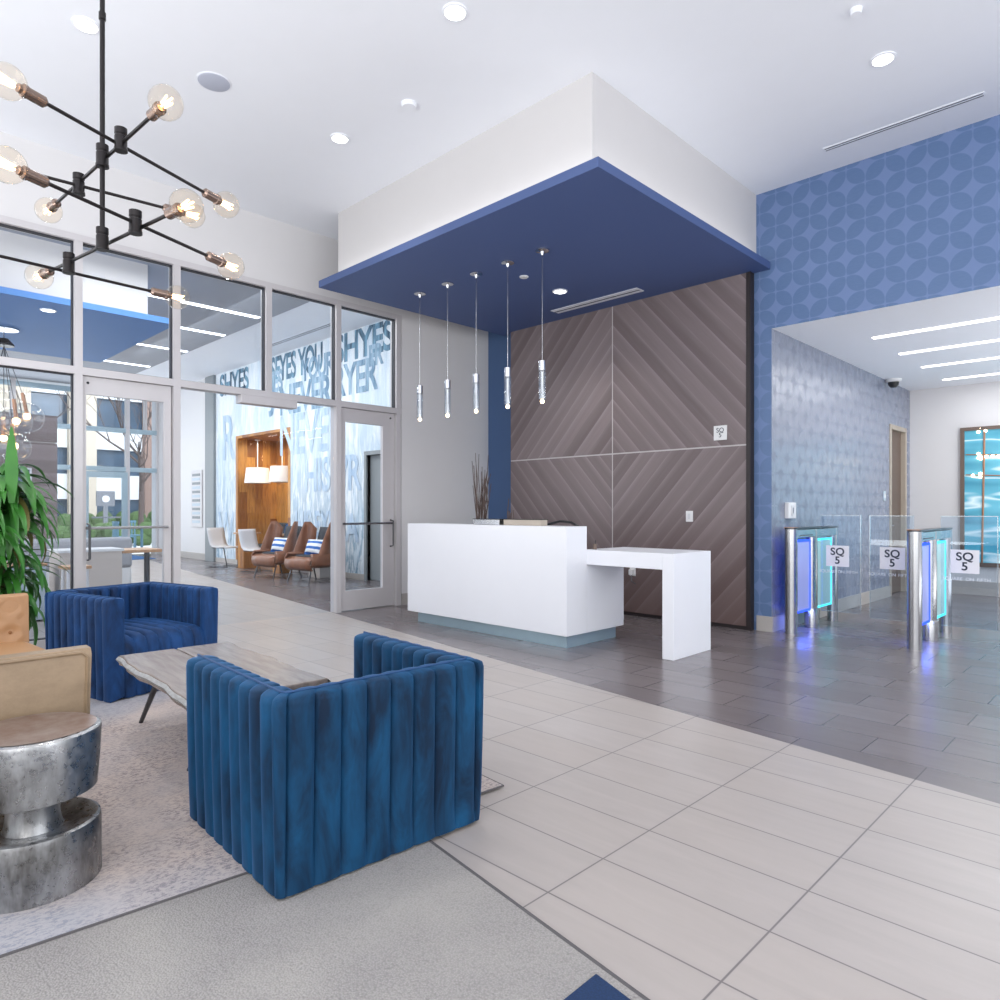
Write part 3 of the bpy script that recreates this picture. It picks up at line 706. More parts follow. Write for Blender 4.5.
# ------------------------------------------------------------------ metal side table
st_ = thing('drum_side_table', 'hammered silver metal side table of two stacked drums at the rug edge', 'side table', (-2.717, .533, ZR))
MB().lathe([(0, .505), (.187, .505), (.198, .50), (.2, .49), (.195, .40), (.187, .30), (.15, .285), (.09, .283)], n=56).build('top_drum', M['hammered'], st_, smooth=True)
MB().lathe([(0, .506), (.184, .507)], n=56).build('table_top', M['patina'], st_)
MB().lathe([(.082, .285), (.076, .25), (.080, .20), (.088, .175)], n=40).build('neck', M['hammered'], st_, smooth=True)
MB().lathe([(.085, .178), (.12, .184), (.186, .2), (.196, .195), (.199, .18), (.199, .1), (.2, .0), (0, .0)], n=56).build('base_drum', M['hammered'], st_, smooth=True)

# ------------------------------------------------------------------ tan leather slipper chairs (face +x)
def slipper(label, loc, rz, back_mat):
    T = thing('slipper_chair', label, 'chair', loc, rz, 'tan leather slipper chairs')
    w, hb = .38, .695
    # back: padded slab with slight recline
    def bx(z): return -.325-.035*(z-.38)/.36
    rows = []
    N = 48
    for i in range(N+1):
        yy = -w+2*w*i/N; r = []
        for k in range(29):
            z = .36+(hb-.36)*k/28
            tx, tz = yy/.19, (z-.40)/.155
            tuft = -(math.cos(PI*(tx+tz))**2 * math.cos(PI*(tx-tz))**2)*1.6+.6
            r.append((bx(z)+.03+.009*tuft*(1 if abs(yy) < w*.95 else 0), yy, z))
        rows.append(r)
    b = MB(); b.grid(rows); b.build('tufted_back', M['leather'], T, smooth=True, ang=80)
    b = MB()
    sec = [(-.065, .30), (-.065, hb-.01), (-.05, hb+.012), (.01, hb+.014), (.034, hb), (.02, .36)]
    rows = [[(bx(z)+dx, yy, z) for dx, z in sec] for yy in (-w-.004, -w+.02, 0, w-.02, w+.004)]
    V = b.grid(rows); b.bm.faces.new(V[0]); b.bm.faces.new(V[-1])
    b.build('outer_back', back_mat, T, smooth=True, ang=50)
    we = MB(); we.tube([(bx(z)-.066, y, z) for y, z in [(w-.01, .32), (w-.01, hb-.02), (w-.03, hb), (-w+.03, hb), (-w+.01, hb-.02), (-w+.01, .32)]], .007, 6)
    we.build('welt', back_mat, T, smooth=True)
    for z, yy in ((.40, (-.19, 0, .19)), (.4775, (-.285, -.095, .095, .285)), (.555, (-.19, 0, .19)), (.6325, (-.285, -.095, .095, .285))):
        for y in yy: MB().ball((bx(z)+.02, y, z), .012, 10, 6).build('button', M['leather_dark'], T, smooth=True)
    MB().box(-.34, -w, .27, .34, w, .42).build('seat', M['leather'], T, bevel=.04, seg=4, smooth=True)
    for sx in (-.3, .3):
        for sy in (-.32, .32): MB().tube([(sx*.9, sy, .28), (sx, sy, 0)], .02, 10, r_end=.013).build('leg', M['black_metal'], T, smooth=True)
slipper('tan leather slipper chair turned away, its flat worn back by the drum table', (-3.375, .385, ZR), 180, M['leather_back'])
slipper('tan leather slipper chair with deep-buttoned back below the plant', (-4.80, .625, ZR), 4, M['leather'])

# ------------------------------------------------------------------ chandelier
ch = thing('branching_chandelier', 'dark metal branching chandelier with clear globe bulbs over the seating', 'chandelier', (-3.239, .883, ZC))
zu, zl = 2.752-ZC, 2.40-ZC
MB().lathe([(.07, 0), (.07, -.02), (.02, -.03), (0, -.03)], n=24).build('ceiling_rose', M['black_metal'], ch, smooth=True)
MB().tube([(0,0,-.03), (0,0,zl)], .010, 10).build('stem', M['black_metal'], ch, smooth=True)
MB().tube([(0,0,-1.17), (0,0,-1.2)], .014, 10).build('stem_joint', M['black_metal'], ch, smooth=True)
def hub(x, y, z, r=.024): 
    return MB().lathe([(0, -.047), (r*1.08, -.047), (r*1.08, -.036), (r, -.033), (r, .012), (r*.9, .014), (r*.9, .02), (r, .022), (r, .046), (0, .046)], (x, y, z), 18).build('joint_hub', M['black_metal'], ch, smooth=True)
def arm(p, q, ends):
    p, q = Vector(p), Vector(q)
    d = (q-p).normalized()
    MB().tube([p+d*.13, q-d*.13], .0075, 8).build('arm', M['black_metal'], ch, smooth=True)
    for e, dd in zip((p, q), (d, -d)):
        if e is p and 0 not in ends: continue
        if e is q and 1 not in ends: continue
        s0 = e+dd*.055
        sk = MB().lathe([(.012, .10), (.021, .09), (.021, .03), (.024, .028), (.024, .015), (.016, .01), (.016, -.0)], tuple(s0), 16, axis=tuple(dd)).build('socket', M['socket'], ch, smooth=True)
        # globe bulb, neck toward the socket
        R0 = .061
        prof = [(.014, .012)] + [(max(.016, R0*math.sin(a)), R0*math.cos(a)-.035) for a in [PI*(.08+.92*k/14) for k in range(14)]] + [(0, -R0-.035)]
        bl = MB().lathe(prof, tuple(s0), 22, axis=tuple(dd)).build('bulb', M['bulb_glass'], ch, smooth=True)
        f = MB(); pr = dd.orthogonal().normalized(); pb = dd.cross(pr)
        for k in range(4):
            a = 2*PI*k/4; o = pr*math.cos(a)*.014+pb*math.sin(a)*.014
            f.tube([tuple(s0-dd*.012+o*.6), tuple(s0-dd*.065+o)], .0035, 5)
        f.build('filament', M['filament'], bl)
up = .014
hub(0,0,zu); hub(0,0,zl)
arm((-.80, -.03, zu), (.61, .05, zu), (0,1))
j1, j2 = (-.31, -.012), (.175, .02)
hub(j1[0], j1[1], zu-.02); hub(j2[0], j2[1], zu+.01)
arm((j1[0]-.05, -.62, zu-.03), (j1[0]+.06, .49, zu-.03), (0,1))
arm((j2[0]+.12, -.40, zu+.02), (j2[0]-.2, .56, zu-.03), (0,1))
arm((-.76, -.08, zl), (.60, .13, zl), (0,1))
k1, k2 = (-.40, -.03), (.255, .05)
hub(k1[0], k1[1], zl-.01); hub(k2[0], k2[1], zl+.01)
arm((k1[0]-.06, -.62, zl-.02), (k1[0]-.10, .51, zl-.03), (0,1))
arm((k2[0]+.15, -.42, zl+.03), (k2[0]-.14, .52, zl-.02), (0,1))

# ------------------------------------------------------------------ plant
pt = thing('potted_corn_plant', 'tall green strap-leaved corn plant in a pale pot beside the glass screen', 'plant', (-6.35, .98, 0))
MB().lathe([(0, 0), (.17, 0), (.22, .42), (.225, .44), (.20, .44), (.19, .38), (0, .38)], n=36).build('pot', M['pot'], pt, smooth=True)
MB().lathe([(0, .39), (.19, .39)], n=24).build('soil', M['soil'], pt)
canes = [((-.03, .05), 1.5), ((.05, -.06), 1.2), ((.02, .04), .85)]
for (cx, cy), h in canes:
    MB().tube([(cx, cy, .38), (cx*1.4, cy*1.4, .38+(h-.38)*.5), (cx*1.5, cy*1.6, h)], .03, 10, r_end=.022).build('cane', M['cane'], pt, smooth=True)
def leafset(count, mat, rngz):
    b = MB()
    for i in range(count):
        (cx, cy), h = random.choice(canes); a = random.uniform(0, 2*PI); Ln = random.uniform(.38, .68); w = random.uniform(.018, .038)
        z0 = h-random.uniform(0, .34); el = random.uniform(*rngz); pos = Vector((cx*1.5, cy*1.6, z0)); prev = None; N = 10
        d = Vector((math.cos(a), math.sin(a), 0)); side = Vector((-math.sin(a), math.cos(a), 0))
        for k in range(N+1):
            q = k/N; ww = w*(math.sin(PI*min(1, q*.9+.1))**.7 if q < 1 else 0.02)
            up_ = Vector((-d.x*math.sin(el), -d.y*math.sin(el), math.cos(el)))
            row = [b.bm.verts.new(pos-side*ww+up_*ww*.35), b.bm.verts.new(pos), b.bm.verts.new(pos+side*ww+up_*ww*.35)]
            if prev:
                for j in (0,1): b.bm.faces.new((prev[j], prev[j+1], row[j+1], row[j]))
            prev = row
            pos = pos + (d*math.cos(el)+Vector((0,0,math.sin(el))))*(Ln/N); el -= random.uniform(.14, .30)
    return b.build('foliage' if mat is M['leaf'] else 'dry_foliage', mat, pt, smooth=True, ang=80)
leafset(240, M['leaf'], (-.2, 1.2)); leafset(12, M['leaf_dry'], (-.3, .5))
b = MB(); rows = [[(.30+.035*q_*math.sin(PI*min(1, q*.82+.14)), .075+.035*q_*math.sin(PI*min(1, q*.82+.14)), 1.30+.56*q) for q_ in (-1, 0, 1)] for q in [k/10 for k in range(11)]]
b.grid(rows); b.build('spear_leaf', M['leaf_light'], pt, smooth=True)

# ------------------------------------------------------------------ the lobby beyond the glass
YM = 7.0
wm = MB()
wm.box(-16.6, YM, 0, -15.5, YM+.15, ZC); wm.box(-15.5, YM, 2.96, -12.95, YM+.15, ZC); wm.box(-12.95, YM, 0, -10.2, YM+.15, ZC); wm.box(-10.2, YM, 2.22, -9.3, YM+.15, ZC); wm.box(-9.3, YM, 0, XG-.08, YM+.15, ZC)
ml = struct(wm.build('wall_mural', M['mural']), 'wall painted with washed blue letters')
NROW = [0]
def row(txt, x, z, size, mat, sx=1.):
    NROW[0] += 1
    lettering('mural_lettering', txt, size, M[mat], ml, facing_minus_y(x, YM-.0015-.0007*NROW[0], z, sx), .0002, .92, offset=.02)
row('SHYES', -10.35, 4.22, .72, 'ink_a', 1.0); row('HISEYES YOU', -12.95, 4.20, .74, 'ink_a', .62); row('SHYES', -15.6, 4.20, .7, 'ink_a', .85)
row('YOUR', -11.9, 4.02, .6, 'ink_b', .75); row('YES', -13.6, 3.95, .62, 'ink_b', .7); row('ER', -9.95, 3.95, .5, 'ink_b', .8)
row('RYER', -10.6, 3.62, .8, 'ink_b', .8); row('NEVER', -12.4, 3.50, .85, 'ink_b', .85); row('J', -13.7, 3.75, .9, 'ink_b')
row('NEVER', -12.2, 2.75, 1.15, 'ink_c', .75); row('R', -15.9, 2.9, 1.5, 'ink_c', .8); row('JVR', -10.9, 1.9, .9, 'ink_c', .8)
row('HIS', -11.9, 1.9, .9, 'ink_c', .8); row('HIS EYE', -12.0, .95, .7, 'ink_c', .7); row('W', -16.0, .8, 1.0, 'ink_c', .8); row('HA', -10.9, .9, .7, 'ink_c', .9)
struct(MB().box(-17.35, YM-.02, 0, -16.6, YM+.15, ZC).build('column_grey', M['grey_frame'])) if False else None
struct(box('wall_far_white', M['white_wall'], None, -21, YM, 0, -16.62, YM+.15, ZC))
struct(box('trim_2', M['grey_frame'], None, -17.1, YM-.06, 0, -16.6, YM, ZC))
struct(MB().box(-21, YM-.02, 0, -17.1, YM, .16).box(-16.6, YM-.012, 0, -15.4, YM, .1).box(-13.05, YM-.012, 0, -10.25, YM, .1).build('baseboard_far', M['base_tile']))
struct(MB().box(-21, -6, ZC, XG-.08, 7.15, ZC+.1).build('ceiling_far', M['ceiling']))
struct(MB().box(-20.4, -2, ZC-.012, -8.3, 5.55, ZC-.001).build('ceiling_grey_bay', M['grey_paint']))
# doorway in the mural wall
d3 = struct(MB().box(-10.27, YM-.03, 0, -10.2, YM+.16, 2.29).box(-9.3, YM-.03, 0, -9.23, YM+.16, 2.29).box(-10.2, YM-.03, 2.22, -9.3, YM+.16, 2.29).build('door_4', M['grey_frame']))
box('leaf', M['grey_frame'], d3, -10.2, YM+.06, .01, -9.3, YM+.11, 2.22)
MB().tube([(-9.4, YM+.06, 1.02), (-9.4, YM, 1.02), (-9.52, YM, 1.02)], .012).build('handle', M['steel'], d3)
# timber alcove
sbox('wall_alcove_back', M['amber'], -15.5, 7.95, 0, -12.95, 8.05, 2.95)
sbox('wall_alcove_side', M['amber'], -15.5, YM-.004, 0, -15.4, 7.95, 2.9); sbox('wall_alcove_side', M['amber'], -13.05, YM-.004, 0, -12.95, 7.95, 2.9)
sbox('ceiling_alcove', M['amber'], -15.5, YM-.004, 2.9, -12.95, 7.95, 2.96)
bq = thing('banquette_bench', 'grey upholstered banquette inside the amber timber alcove', 'bench', (-14.18, 7.55, 0))
MB().box(-1.19, -.25, 0, 1.1, .38, .34).build('base', M['amber'], bq); MB().box(-1.19, -.28, .34, 1.1, .38, .46).build('seat', M['charcoal'], bq, bevel=.03)
MB().box(-1.19, .26, .46, 1.1, .38, .95).build('backrest', M['charcoal'], bq, bevel=.03)
def cushion(label, loc, rot, mat, s=.22, cat='cushion', group=None, q=1.):
    t = thing('throw_cushion', label, cat, loc, group=group); t.rotation_euler = rot
    rows = []; N = 10
    for sgn in (1, -1):
        rr = []
        for i in range(N+1):
            u = -1+2*i/N; r = []
            for k in range(N+1):
                v = -1+2*k/N; h = .075*((1-u*u)*(1-v*v))**.45
                r.append((u*s*(1-.06*(1-v*v)), -sgn*h, (s+v*s*(1-.06*(1-u*u)))*q))
            rr.append(r)
        rows.append(rr)
    b = MB(); b.grid(rows[0]); b.grid(rows[1]); bmesh.ops.remove_doubles(b.bm, verts=b.bm.verts[:], dist=.0005)
    b.build('cover', mat, t, smooth=True, ang=80)
    MB().tube([(-s,0,0),(s,0,0),(s,0,2*s*q),(-s,0,2*s*q),(-s,0,0)], .008, 6).build('seam', mat, t)
cushion('plain blue cushion on the alcove banquette', (-13.95, 7.5, .462), (R(-12), 0, R(8)), M['blue_cushion'], .24)
cushion('pale cushion leaning on the alcove banquette back', (-13.5, 7.52, .462), (R(-12), 0, R(-6)), M['white_uphol'], .2)
cushion('dark patterned cushion high in the alcove corner', (-13.35, 7.82, .952), (R(-6), 0, 0), M['pale_panel'], .17)
def drum(x, y, z, label, h=.9):
    t = thing('drum_pendant_lamp', label, 'pendant lamp', (x, y, z), group='drum pendants in the timber alcove')
    MB().lathe([(.29, 0), (.25, .35), (.245, .35), (.285, 0)], n=32).build('lamp_shade', M['shade'], t, smooth=True)
    MB().tube([(0,0,.30), (0,0,h)], .012, 8).build('rod', M['white_plastic'], t)
    MB().lathe([(.06, h-.02), (.06, h)], n=16).build('ceiling_rose', M['white_plastic'], t)
    MB().box(-.25, -.008, .27, .25, .008, .29).build('spider', M['white_plastic'], t)
    MB().ball((0,0,.17), .05, 12, 8).build('bulb', M['white_plastic'], t)
    return t
drum(-15.07, 7.32, 1.87, 'white drum pendant lamp in the alcove, farther from the glass door', 1.0)
drum(-14.1, 7.42, 1.87, 'white drum pendant lamp in the alcove, nearer the glass door', 1.0)
# directory board
db = thing('directory_board', 'tall silver directory board with rows of slats on the far white wall', 'sign board', (-17.7, YM-.006, .82))
MB().box(-.33, -.03, 0, .33, 0, 1.44).build('backing', M['alu'], db, bevel=.005)
for k in range(12): box('nameplate', M['grey_frame'] if k % 2 else M['pale_panel'], db, -.24, -.04, .1+k*.108, .24, -.03, .165+k*.108)
t = thing('fire_pull_station', 'small red fire alarm pull on the far white wall', 'fire alarm', (-19.0, YM, 1.12)); MB().box(-.09, -.05, -.07, .09, 0, .07).build('housing', plain('alarm_red', '#b03a48', .5), t, bevel=.008); box('lever', M['white_plastic'], t, -.05, -.06, -.02, .05, -.05, .02)

# wing chairs
def wing_chair(label, loc, rz):
    T = thing('wing_chair', label, 'armchair', loc, rz, 'plywood wing chairs by the mural')      # faces -y
    def shell_row(z, w, dback, wing, curl):
        return [(-w, dback-wing, z), (-w-.02, dback-wing*.5, z), (-w*.85, dback, z), (-w*.4, dback+.03, z), (0, dback+.04, z), (w*.4, dback+.03, z), (w*.85, dback, z), (w+.02, dback-wing*.5, z), (w, dback-wing, z)]
    for s in (-1, 1):
        rows = [[(s*.22, .16+.05*q, z) , (s*.33, .10+.06*q, z), (s*.37, -.05+.12*q, z), (s*.365, -.20+.26*q**1.2, z)] for q, z in [(k/8, .42+.62*k/8) for k in range(9)]]
        for i, r in enumerate(rows):
            q = i/8; rows[i] = [(x, y - .0, z - (.12*q if j == 0 else 0)) for j, (x, y, z) in enumerate(r)]
        b = MB(); b.grid(rows); b.build('wing', M['ply'], T, smooth=True, solid=.018, ang=60)
    rows = [[(x, .17+.14*q, z) for x in (-.23, -.1, 0, .1, .23)] for q, z in [(k/6, .42+.52*k/6) for k in range(7)]]
    b = MB(); b.grid(rows); b.build('backrest', M['charcoal'], T, smooth=True, solid=.04)
    rows = [[(x, y, z) for x in (-.36, -.2, 0, .2, .36)] for y, z in ((-.30, .22), (-.345, .27), (-.36, .33), (-.34, .39), (-.28, .43), (-.1, .43), (.1, .41), (.2, .42))]
    b = MB(); b.grid(rows); b.build('seat_shell', M['ply'], T, smooth=True, solid=.02, ang=60)
    for s in (-1, 1):
        rows = [[(s*(.30+.05*math.sin(PI*q)), .16-.50*q, .27+.0*q), (s*(.38+.03*math.sin(PI*q)), .16-.50*q, .32), (s*(.385+.03*math.sin(PI*q)), .16-.50*q, .42), (s*(.33+.03*math.sin(PI*q)), .16-.48*q, .50), (s*(.26), .16-.44*q, .48)] for q in [k/8 for k in range(9)]]
        b = MB(); b.grid(rows); b.build('arm', M['ply'], T, smooth=True, solid=.018, ang=60)
    MB().box(-.25, -.22, .425, .25, .16, .47).build('seat_pad', M['charcoal'], T, bevel=.02)
    for sx in (-.28, .28):
        for y0, y1 in ((-.22, -.34), (.12, .26)): MB().tube([(sx*.9, y0, .41), (sx*1.1, y1, 0)], .013, 8).build('leg', M['steel_dark'], T, smooth=True)
wc = [(-11.87, 6.2, 0), (-10.72, 6.25, 0)]
wing_chair('walnut plywood wing chair with striped pillow, nearer the timber alcove', wc[0], 6)
wing_chair('walnut plywood wing chair with striped pillow, partly behind the door mullion', wc[1], 6)
cushion('blue and white striped pillow on the wing chair nearer the alcove', (-11.87, 6.15, .475), (R(-20), 0, R(6)), M['stripe'], .215, 'pillow', 'striped pillows on the wing chairs', .62)
cushion('blue and white striped pillow on the wing chair behind the mullion', (-10.72, 6.2, .475), (R(-20), 0, R(6)), M['stripe'], .215, 'pillow', 'striped pillows on the wing chairs', .62)
def ped_table(label, x, y, r):
    t = thing('pedestal_table', label, 'table', (x, y, 0), group='small tables by the mural')
    MB().lathe([(0, .74), (r, .74), (r, .77), (0, .77)], n=28).build('table_top', M['oak'], t, smooth=True)
    MB().box(-.14, -.14, 0, .14, .14, .74).build('pedestal', M['amber'], t, bevel=.01)
ped_table('wood-topped pedestal table between the white shell chairs', -14.2, 6.66, .28)
ped_table('wood-topped pedestal table behind the first wing chair', -12.6, 6.64, .28)
sb = thing('stone_stool', 'pale block side table between the two wing chairs', 'side table', (-11.3, 6.78, 0))
MB().box(-.2, -.2, 0, .2, .2, .38).build('block', M['beige_panel'], sb, bevel=.01); MB().box(-.21, -.21, .38, .21, .21, .41).build('table_top', M['oak'], sb)
def shell_chair(label, x, y, rz):
    T = thing('shell_chair', label, 'chair', (x, y, 0), rz, 'white shell chairs by the alcove')     # faces +x
    rows = [[(xx, yy*(1-.1*abs(q)), z) for yy in (-.23, -.12, 0, .12, .23)] for q, (xx, z) in enumerate([(.24, .43), (.18, .45), (0, .44), (-.15, .45), (-.21, .50), (-.25, .62), (-.29, .80), (-.30, .86)]) for _ in (0,)]
    rows = [[(xx, yy, z) for yy in (-.23, -.12, 0, .12, .23)] for xx, z in [(.24, .43), (.18, .45), (0, .44), (-.15, .45), (-.21, .50), (-.25, .62), (-.29, .80), (-.30, .86)]]
    b = MB(); b.grid(rows); b.build('shell', M['shell'], T, smooth=True, solid=.018, ang=70)
    for sy in (-.2, .2): MB().tube([(-.18, sy, .43), (.16, sy, .43), (.26, sy, .02), (-.26, sy, .015)], .012, 8).build('sled_leg', M['steel_dark'], T, smooth=True)
shell_chair('white shell chair on sled legs nearest the far white wall', -14.8, 6.45, 20)
shell_chair('white shell chair on sled legs in front of the timber alcove', -13.2, 6.42, 20)

# far canopy, LED bars, pendant cluster
struct(box('ceiling_far_canopy', plain('bright_blue_paint', '#4d7fbe', .6), None, -12.85, -3, ZS, -9.5, 3.46, ZS+.075))
struct(MB().box(-12.6, -3, ZS+.12, -9.75, 3.2, ZC-.012).build('ceiling_far_bulkhead', M['cove_white']))
struct(MB().box(-12.4, -3, ZS+.075, -10, 3.1, ZS+.12).build('ceiling_far_cove', M['cove_white']))
for i, (x, a, b_) in enumerate(((-11.05, 3.5, 5.4), (-12.64, 3.5, 5.5), (-14.48, 2.4, 5.52), (-16.6, 1.6, 5.5), (-18.3, 1.2, 5.5))):
    t = thing('linear_ceiling_light', 'white linear light strip across the grey far ceiling, %s from the glass screen' % ('first', 'second', 'third', 'fourth', 'fifth')[i], 'ceiling light', (x, a, ZC-.012), group='linear lights in the far ceiling')
    MB().box(-.06, 0, -.006, .06, b_-a, 0).build('housing', M['ceiling'], t); MB().box(-.05, .01, -.016, .05, b_-a-.01, -.006).build('diffuser', M['led'], t)
for x, y, z, lb in ((-7.86, 5.516, ZC-.0, 'small round downlight in the far white ceiling near the mural letters'), (-9.9, 2.1, ZS, 'small round downlight in the bright blue far canopy')):
    downlight(x-.6 if z > 4 else x, y+.5 if z > 4 else y, z-.001, .09, lb)
disc('ceiling_speaker', 'round grey ceiling speaker in the far lobby above the mural', 'speaker', -9.6, 6.0, ZC, .115, M['speaker'])
slot_vent('slot_diffuser', 'slot air diffuser in the far ceiling above the mural letters', -13.2, -10.4, 6.5, ZC, .06, M['vent_light'])
bc = thing('bubble_chandelier', 'cluster of clear glass globe pendants under the bright blue far canopy', 'chandelier', (-11.33, 1.89, ZS))
MB().lathe([(.17, 0), (.17, -.02), (.03, -.03), (0, -.03)], n=24).build('ceiling_rose', M['chrome'], bc, smooth=True)
MB().lathe([(.0, -.13), (.05, -.14), (.12, -.22), (.12, -.24), (0, -.24)], n=24).build('cable_hub', M['black_metal'], bc, smooth=True)
MB().tube([(0,0,-.03), (0,0,-.14)], .008, 6).build('stem', M['steel'], bc)
for dx, dy, dz, r in ((.1, .12, -1.28, .19), (-.1, .28, -1.18, .21), (.05, -.18, -1.2, .2), (-.15, .02, -1.5, .18), (.1, .1, -1.62, .2), (.05, -.25, -1.6, .17)):
    MB().tube([(0,0,-.24), (dx*.8, dy*.8, dz+r+.12)], .005, 5).build('cable', M['steel_dark'], bc)
    g = MB().ball((dx, dy, dz), r, 24, 14).build('glass_globe', M['globe_glass'], bc, smooth=True)
    MB().tube([(dx*.8, dy*.8, dz+r+.13), (dx, dy, dz+.06)], .024, 8).build('lamp_holder', M['copper'], g, smooth=True)
    MB().ball((dx, dy, dz+.02), .045, 10, 8).build('bulb', M['filament'], g, smooth=True)

# furniture behind the plant
gp = thing('timber_screen', 'freestanding grey-brown timber screen behind the globe pendants', 'screen wall', (-13.1, 0, 0))
for lo, hi in ((0, 2.33), (2.35, 2.78)): box('cladding_panel', M['plank_up'], gp, 0, -2.6, lo, .12, 2.88, hi)
box('reveal_strip', M['light_trim'], gp, .02, -2.6, 2.33, .1, 2.86, 2.35)
tv = thing('wall_screen', 'dark blue framed display screen on the timber screen wall', 'display', (-12.97, 2.28, 1.6))
MB().box(0, -.55, -.32, .04, .24, .32).build('bezel', M['shell'], tv); box('display', M['dark_window'], tv, .04, -.52, -.29, .045, .21, .29)
bn = thing('lounge_counter', 'beige panelled counter beyond the glass door', 'counter', (-9.6, 2.45, 0))
MB().box(-.25, -.35, 0, .25, .32, .74).build('counter_body', M['beige_panel'], bn); MB().box(-.27, -.37, .74, .27, .34, .77).build('worktop', M['white_uphol'], bn)
ht = thing('side_table', 'wood-topped table on a slim steel post behind the beige counter', 'side table', (-9.75, 3.05, 0))
MB().box(-.28, -.24, .70, .28, .24, .74).build('table_top', M['oak'], ht, bevel=.005); MB().tube([(0,.14,0),(0,.14,.7)], .035, 12).build('post', M['steel_dark'], ht); MB().lathe([(.2,0),(.2,.015),(0,.015)], (0,.1,0), 24).build('foot', M['steel_dark'], ht)
sl = thing('bar_stool', 'white stool with light wood seat before the beige counter', 'stool', (-8.7, 2.1, 0))
MB().box(-.15, -.13, .60, .15, .13, .635).build('seat', M['oak'], sl, bevel=.008)
for sx in (-.12, .12):
    for sy in (-.1, .1): MB().tube([(sx*.9, sy*.9, .60), (sx, sy, 0)], .016, 8).build('leg', M['shell'], sl)
MB().box(-.12, -.012, .2, .12, .012, .22).build('stretcher', M['shell'], sl)
cb = thing('low_cabinet', 'pale blue low cabinet with a wood top behind the plant leaves', 'cabinet', (-9.35, 1.55, 0))
MB().box(-.3, -.45, .02, .3, .35, .62).build('cabinet_body', M['pale_panel'], cb); MB().box(-.31, -.46, .62, .31, .36, .65).build('cabinet_top', M['oak'], cb); MB().box(-.26, -.4, 0, .26, .3, .02).build('plinth', M['black'], cb)
sf = thing('lounge_sofa', 'white upholstered sofa on dark tapered feet behind the glass', 'sofa', (-8.25, .85, 0), 8)
MB().box(-.4, -.9, .14, .42, .5, .40).build('seat', M['white_uphol'], sf, bevel=.05, seg=3, smooth=True); MB().box(-.45, -.9, .38, -.2, .5, .78).build('backrest', M['white_uphol'], sf, bevel=.06, seg=3, smooth=True)
for sx in (-.33, .36):
    for sy in (-.8, .42): MB().tube([(sx, sy, .15), (sx, sy, 0)], .032, 10, r_end=.018).build('leg', M['black'], sf)
s2 = thing('lounge_sofa', 'white low sofa back seen above the beige counter', 'sofa', (-11.4, 2.5, 0), 0)
MB().box(-.4, -.9, .12, .4, .9, .42).build('seat', M['white_uphol'], s2, bevel=.05, seg=3, smooth=True); MB().box(.2, -.9, .4, .42, .9, .85).build('backrest', M['grey_fabric'], s2, bevel=.05, seg=3, smooth=True)
for sx in (-.33, .33):
    for sy in (-.8, .8): MB().tube([(sx, sy, .14), (sx, sy, 0)], .03, 10, r_end=.018).build('leg', M['black'], s2)

# ------------------------------------------------------------------ far facade and street
XF = -20.5
w3 = bpy.data.objects.new('window_3', None); C.objects.link(w3); w3['kind'] = 'structure'; w3['label'] = 'street-side glazed facade with entrance door'
ff = MB()
for z in (2.36, 3.42, 4.40): ff.box(XF-.06, -6, z-.06, XF+.06, 7.0, z+.06)
ff.build('frame', M['plinth'], w3)
for y in (-4, -1.5, .6, 2.2, 3.6, 5.05, 6.2, 7.0): MB().box(XF-.068, y-.05, 0, XF+.068, y+.05, ZC).build('mullion', M['alu'], w3)
MB().box(XF-.05, 6.62, 3.48, XF+.05, 6.7, 4.34).build('mullion', M['alu'], w3)
for a, b_ in ((-6,-1.5),(-1.5,2.2),(2.2,5.0),(5.1,6.15),(6.25,6.95)): box('pane', M['glass'], w3, XF-.004, a, .05, XF+.004, b_, 2.3)
for z0_, z1_ in ((2.42, 3.36), (3.48, 4.34)): box('pane', M['glass'], w3, XF-.004, -6, z0_, XF+.004, 7, z1_)
d5 = struct(MB().box(XF+.06, 5.1, .02, XF+.11, 5.24, 2.28).box(XF+.06, 6.04, .02, XF+.11, 6.18, 2.28).box(XF+.06, 5.24, 2.12, XF+.11, 6.04, 2.28).box(XF+.06, 5.24, .02, XF+.11, 6.04, .2).build('door_5', M['plinth']))
MB().tube([(XF+.14, 5.3, 1.05), (XF+.14, 6.0, 1.05)], .02, 8).build('push_bar', M['steel'], d5)
mt = tag(MB().box(-20.3, 5.3, 0, -18.6, 6.3, .012).build('door_mat', M['blue_cushion']), 'blue entrance mat inside the far street door', 'mat')
struct(box('ground', M['paving'], None, -60, -20, -.08, -21, 30, -.02))
bd = thing('office_building', 'pale stone office building with dark ribbon windows across the street', 'building', (-34, 0, -.02))
bd_y0, bd_y1 = -14, 26
for z0_, z1_, m_ in ((0, .75, 'limestone'), (.75, 1.75, 'dark_window'), (1.75, 2.85, 'spandrel'), (2.85, 4.0, 'dark_window'), (4.0, 4.85, 'spandrel'), (4.85, 6.3, 'dark_window'), (6.3, 7.4, 'spandrel'), (7.4, 8.6, 'dark_window'), (8.6, 9.8, 'spandrel')):
    box('window_band' if m_ == 'dark_window' else 'wall_band', M[m_], bd, -.6 if m_ == 'dark_window' else -.4, bd_y0, z0_, -3, bd_y1, z1_)
for y0_, y1_, m_ in ((8.0, 9.05, 'limestone'), (11.05, 12.2, 'brown_brick'), (14.5, 15.6, 'limestone'), (2.0, 4.2, 'limestone'), (5.4, 6.6, 'limestone'), (-3, -1.8, 'limestone'), (18, 19.2, 'limestone')):
    box('pier', M[m_], bd, -.4, y0_, 0, 0, y1_, 9.8)
sn = thing('street_sign', 'dark square sign board with white mark outside the far facade', 'sign', (-29.5, 8.15, 0))
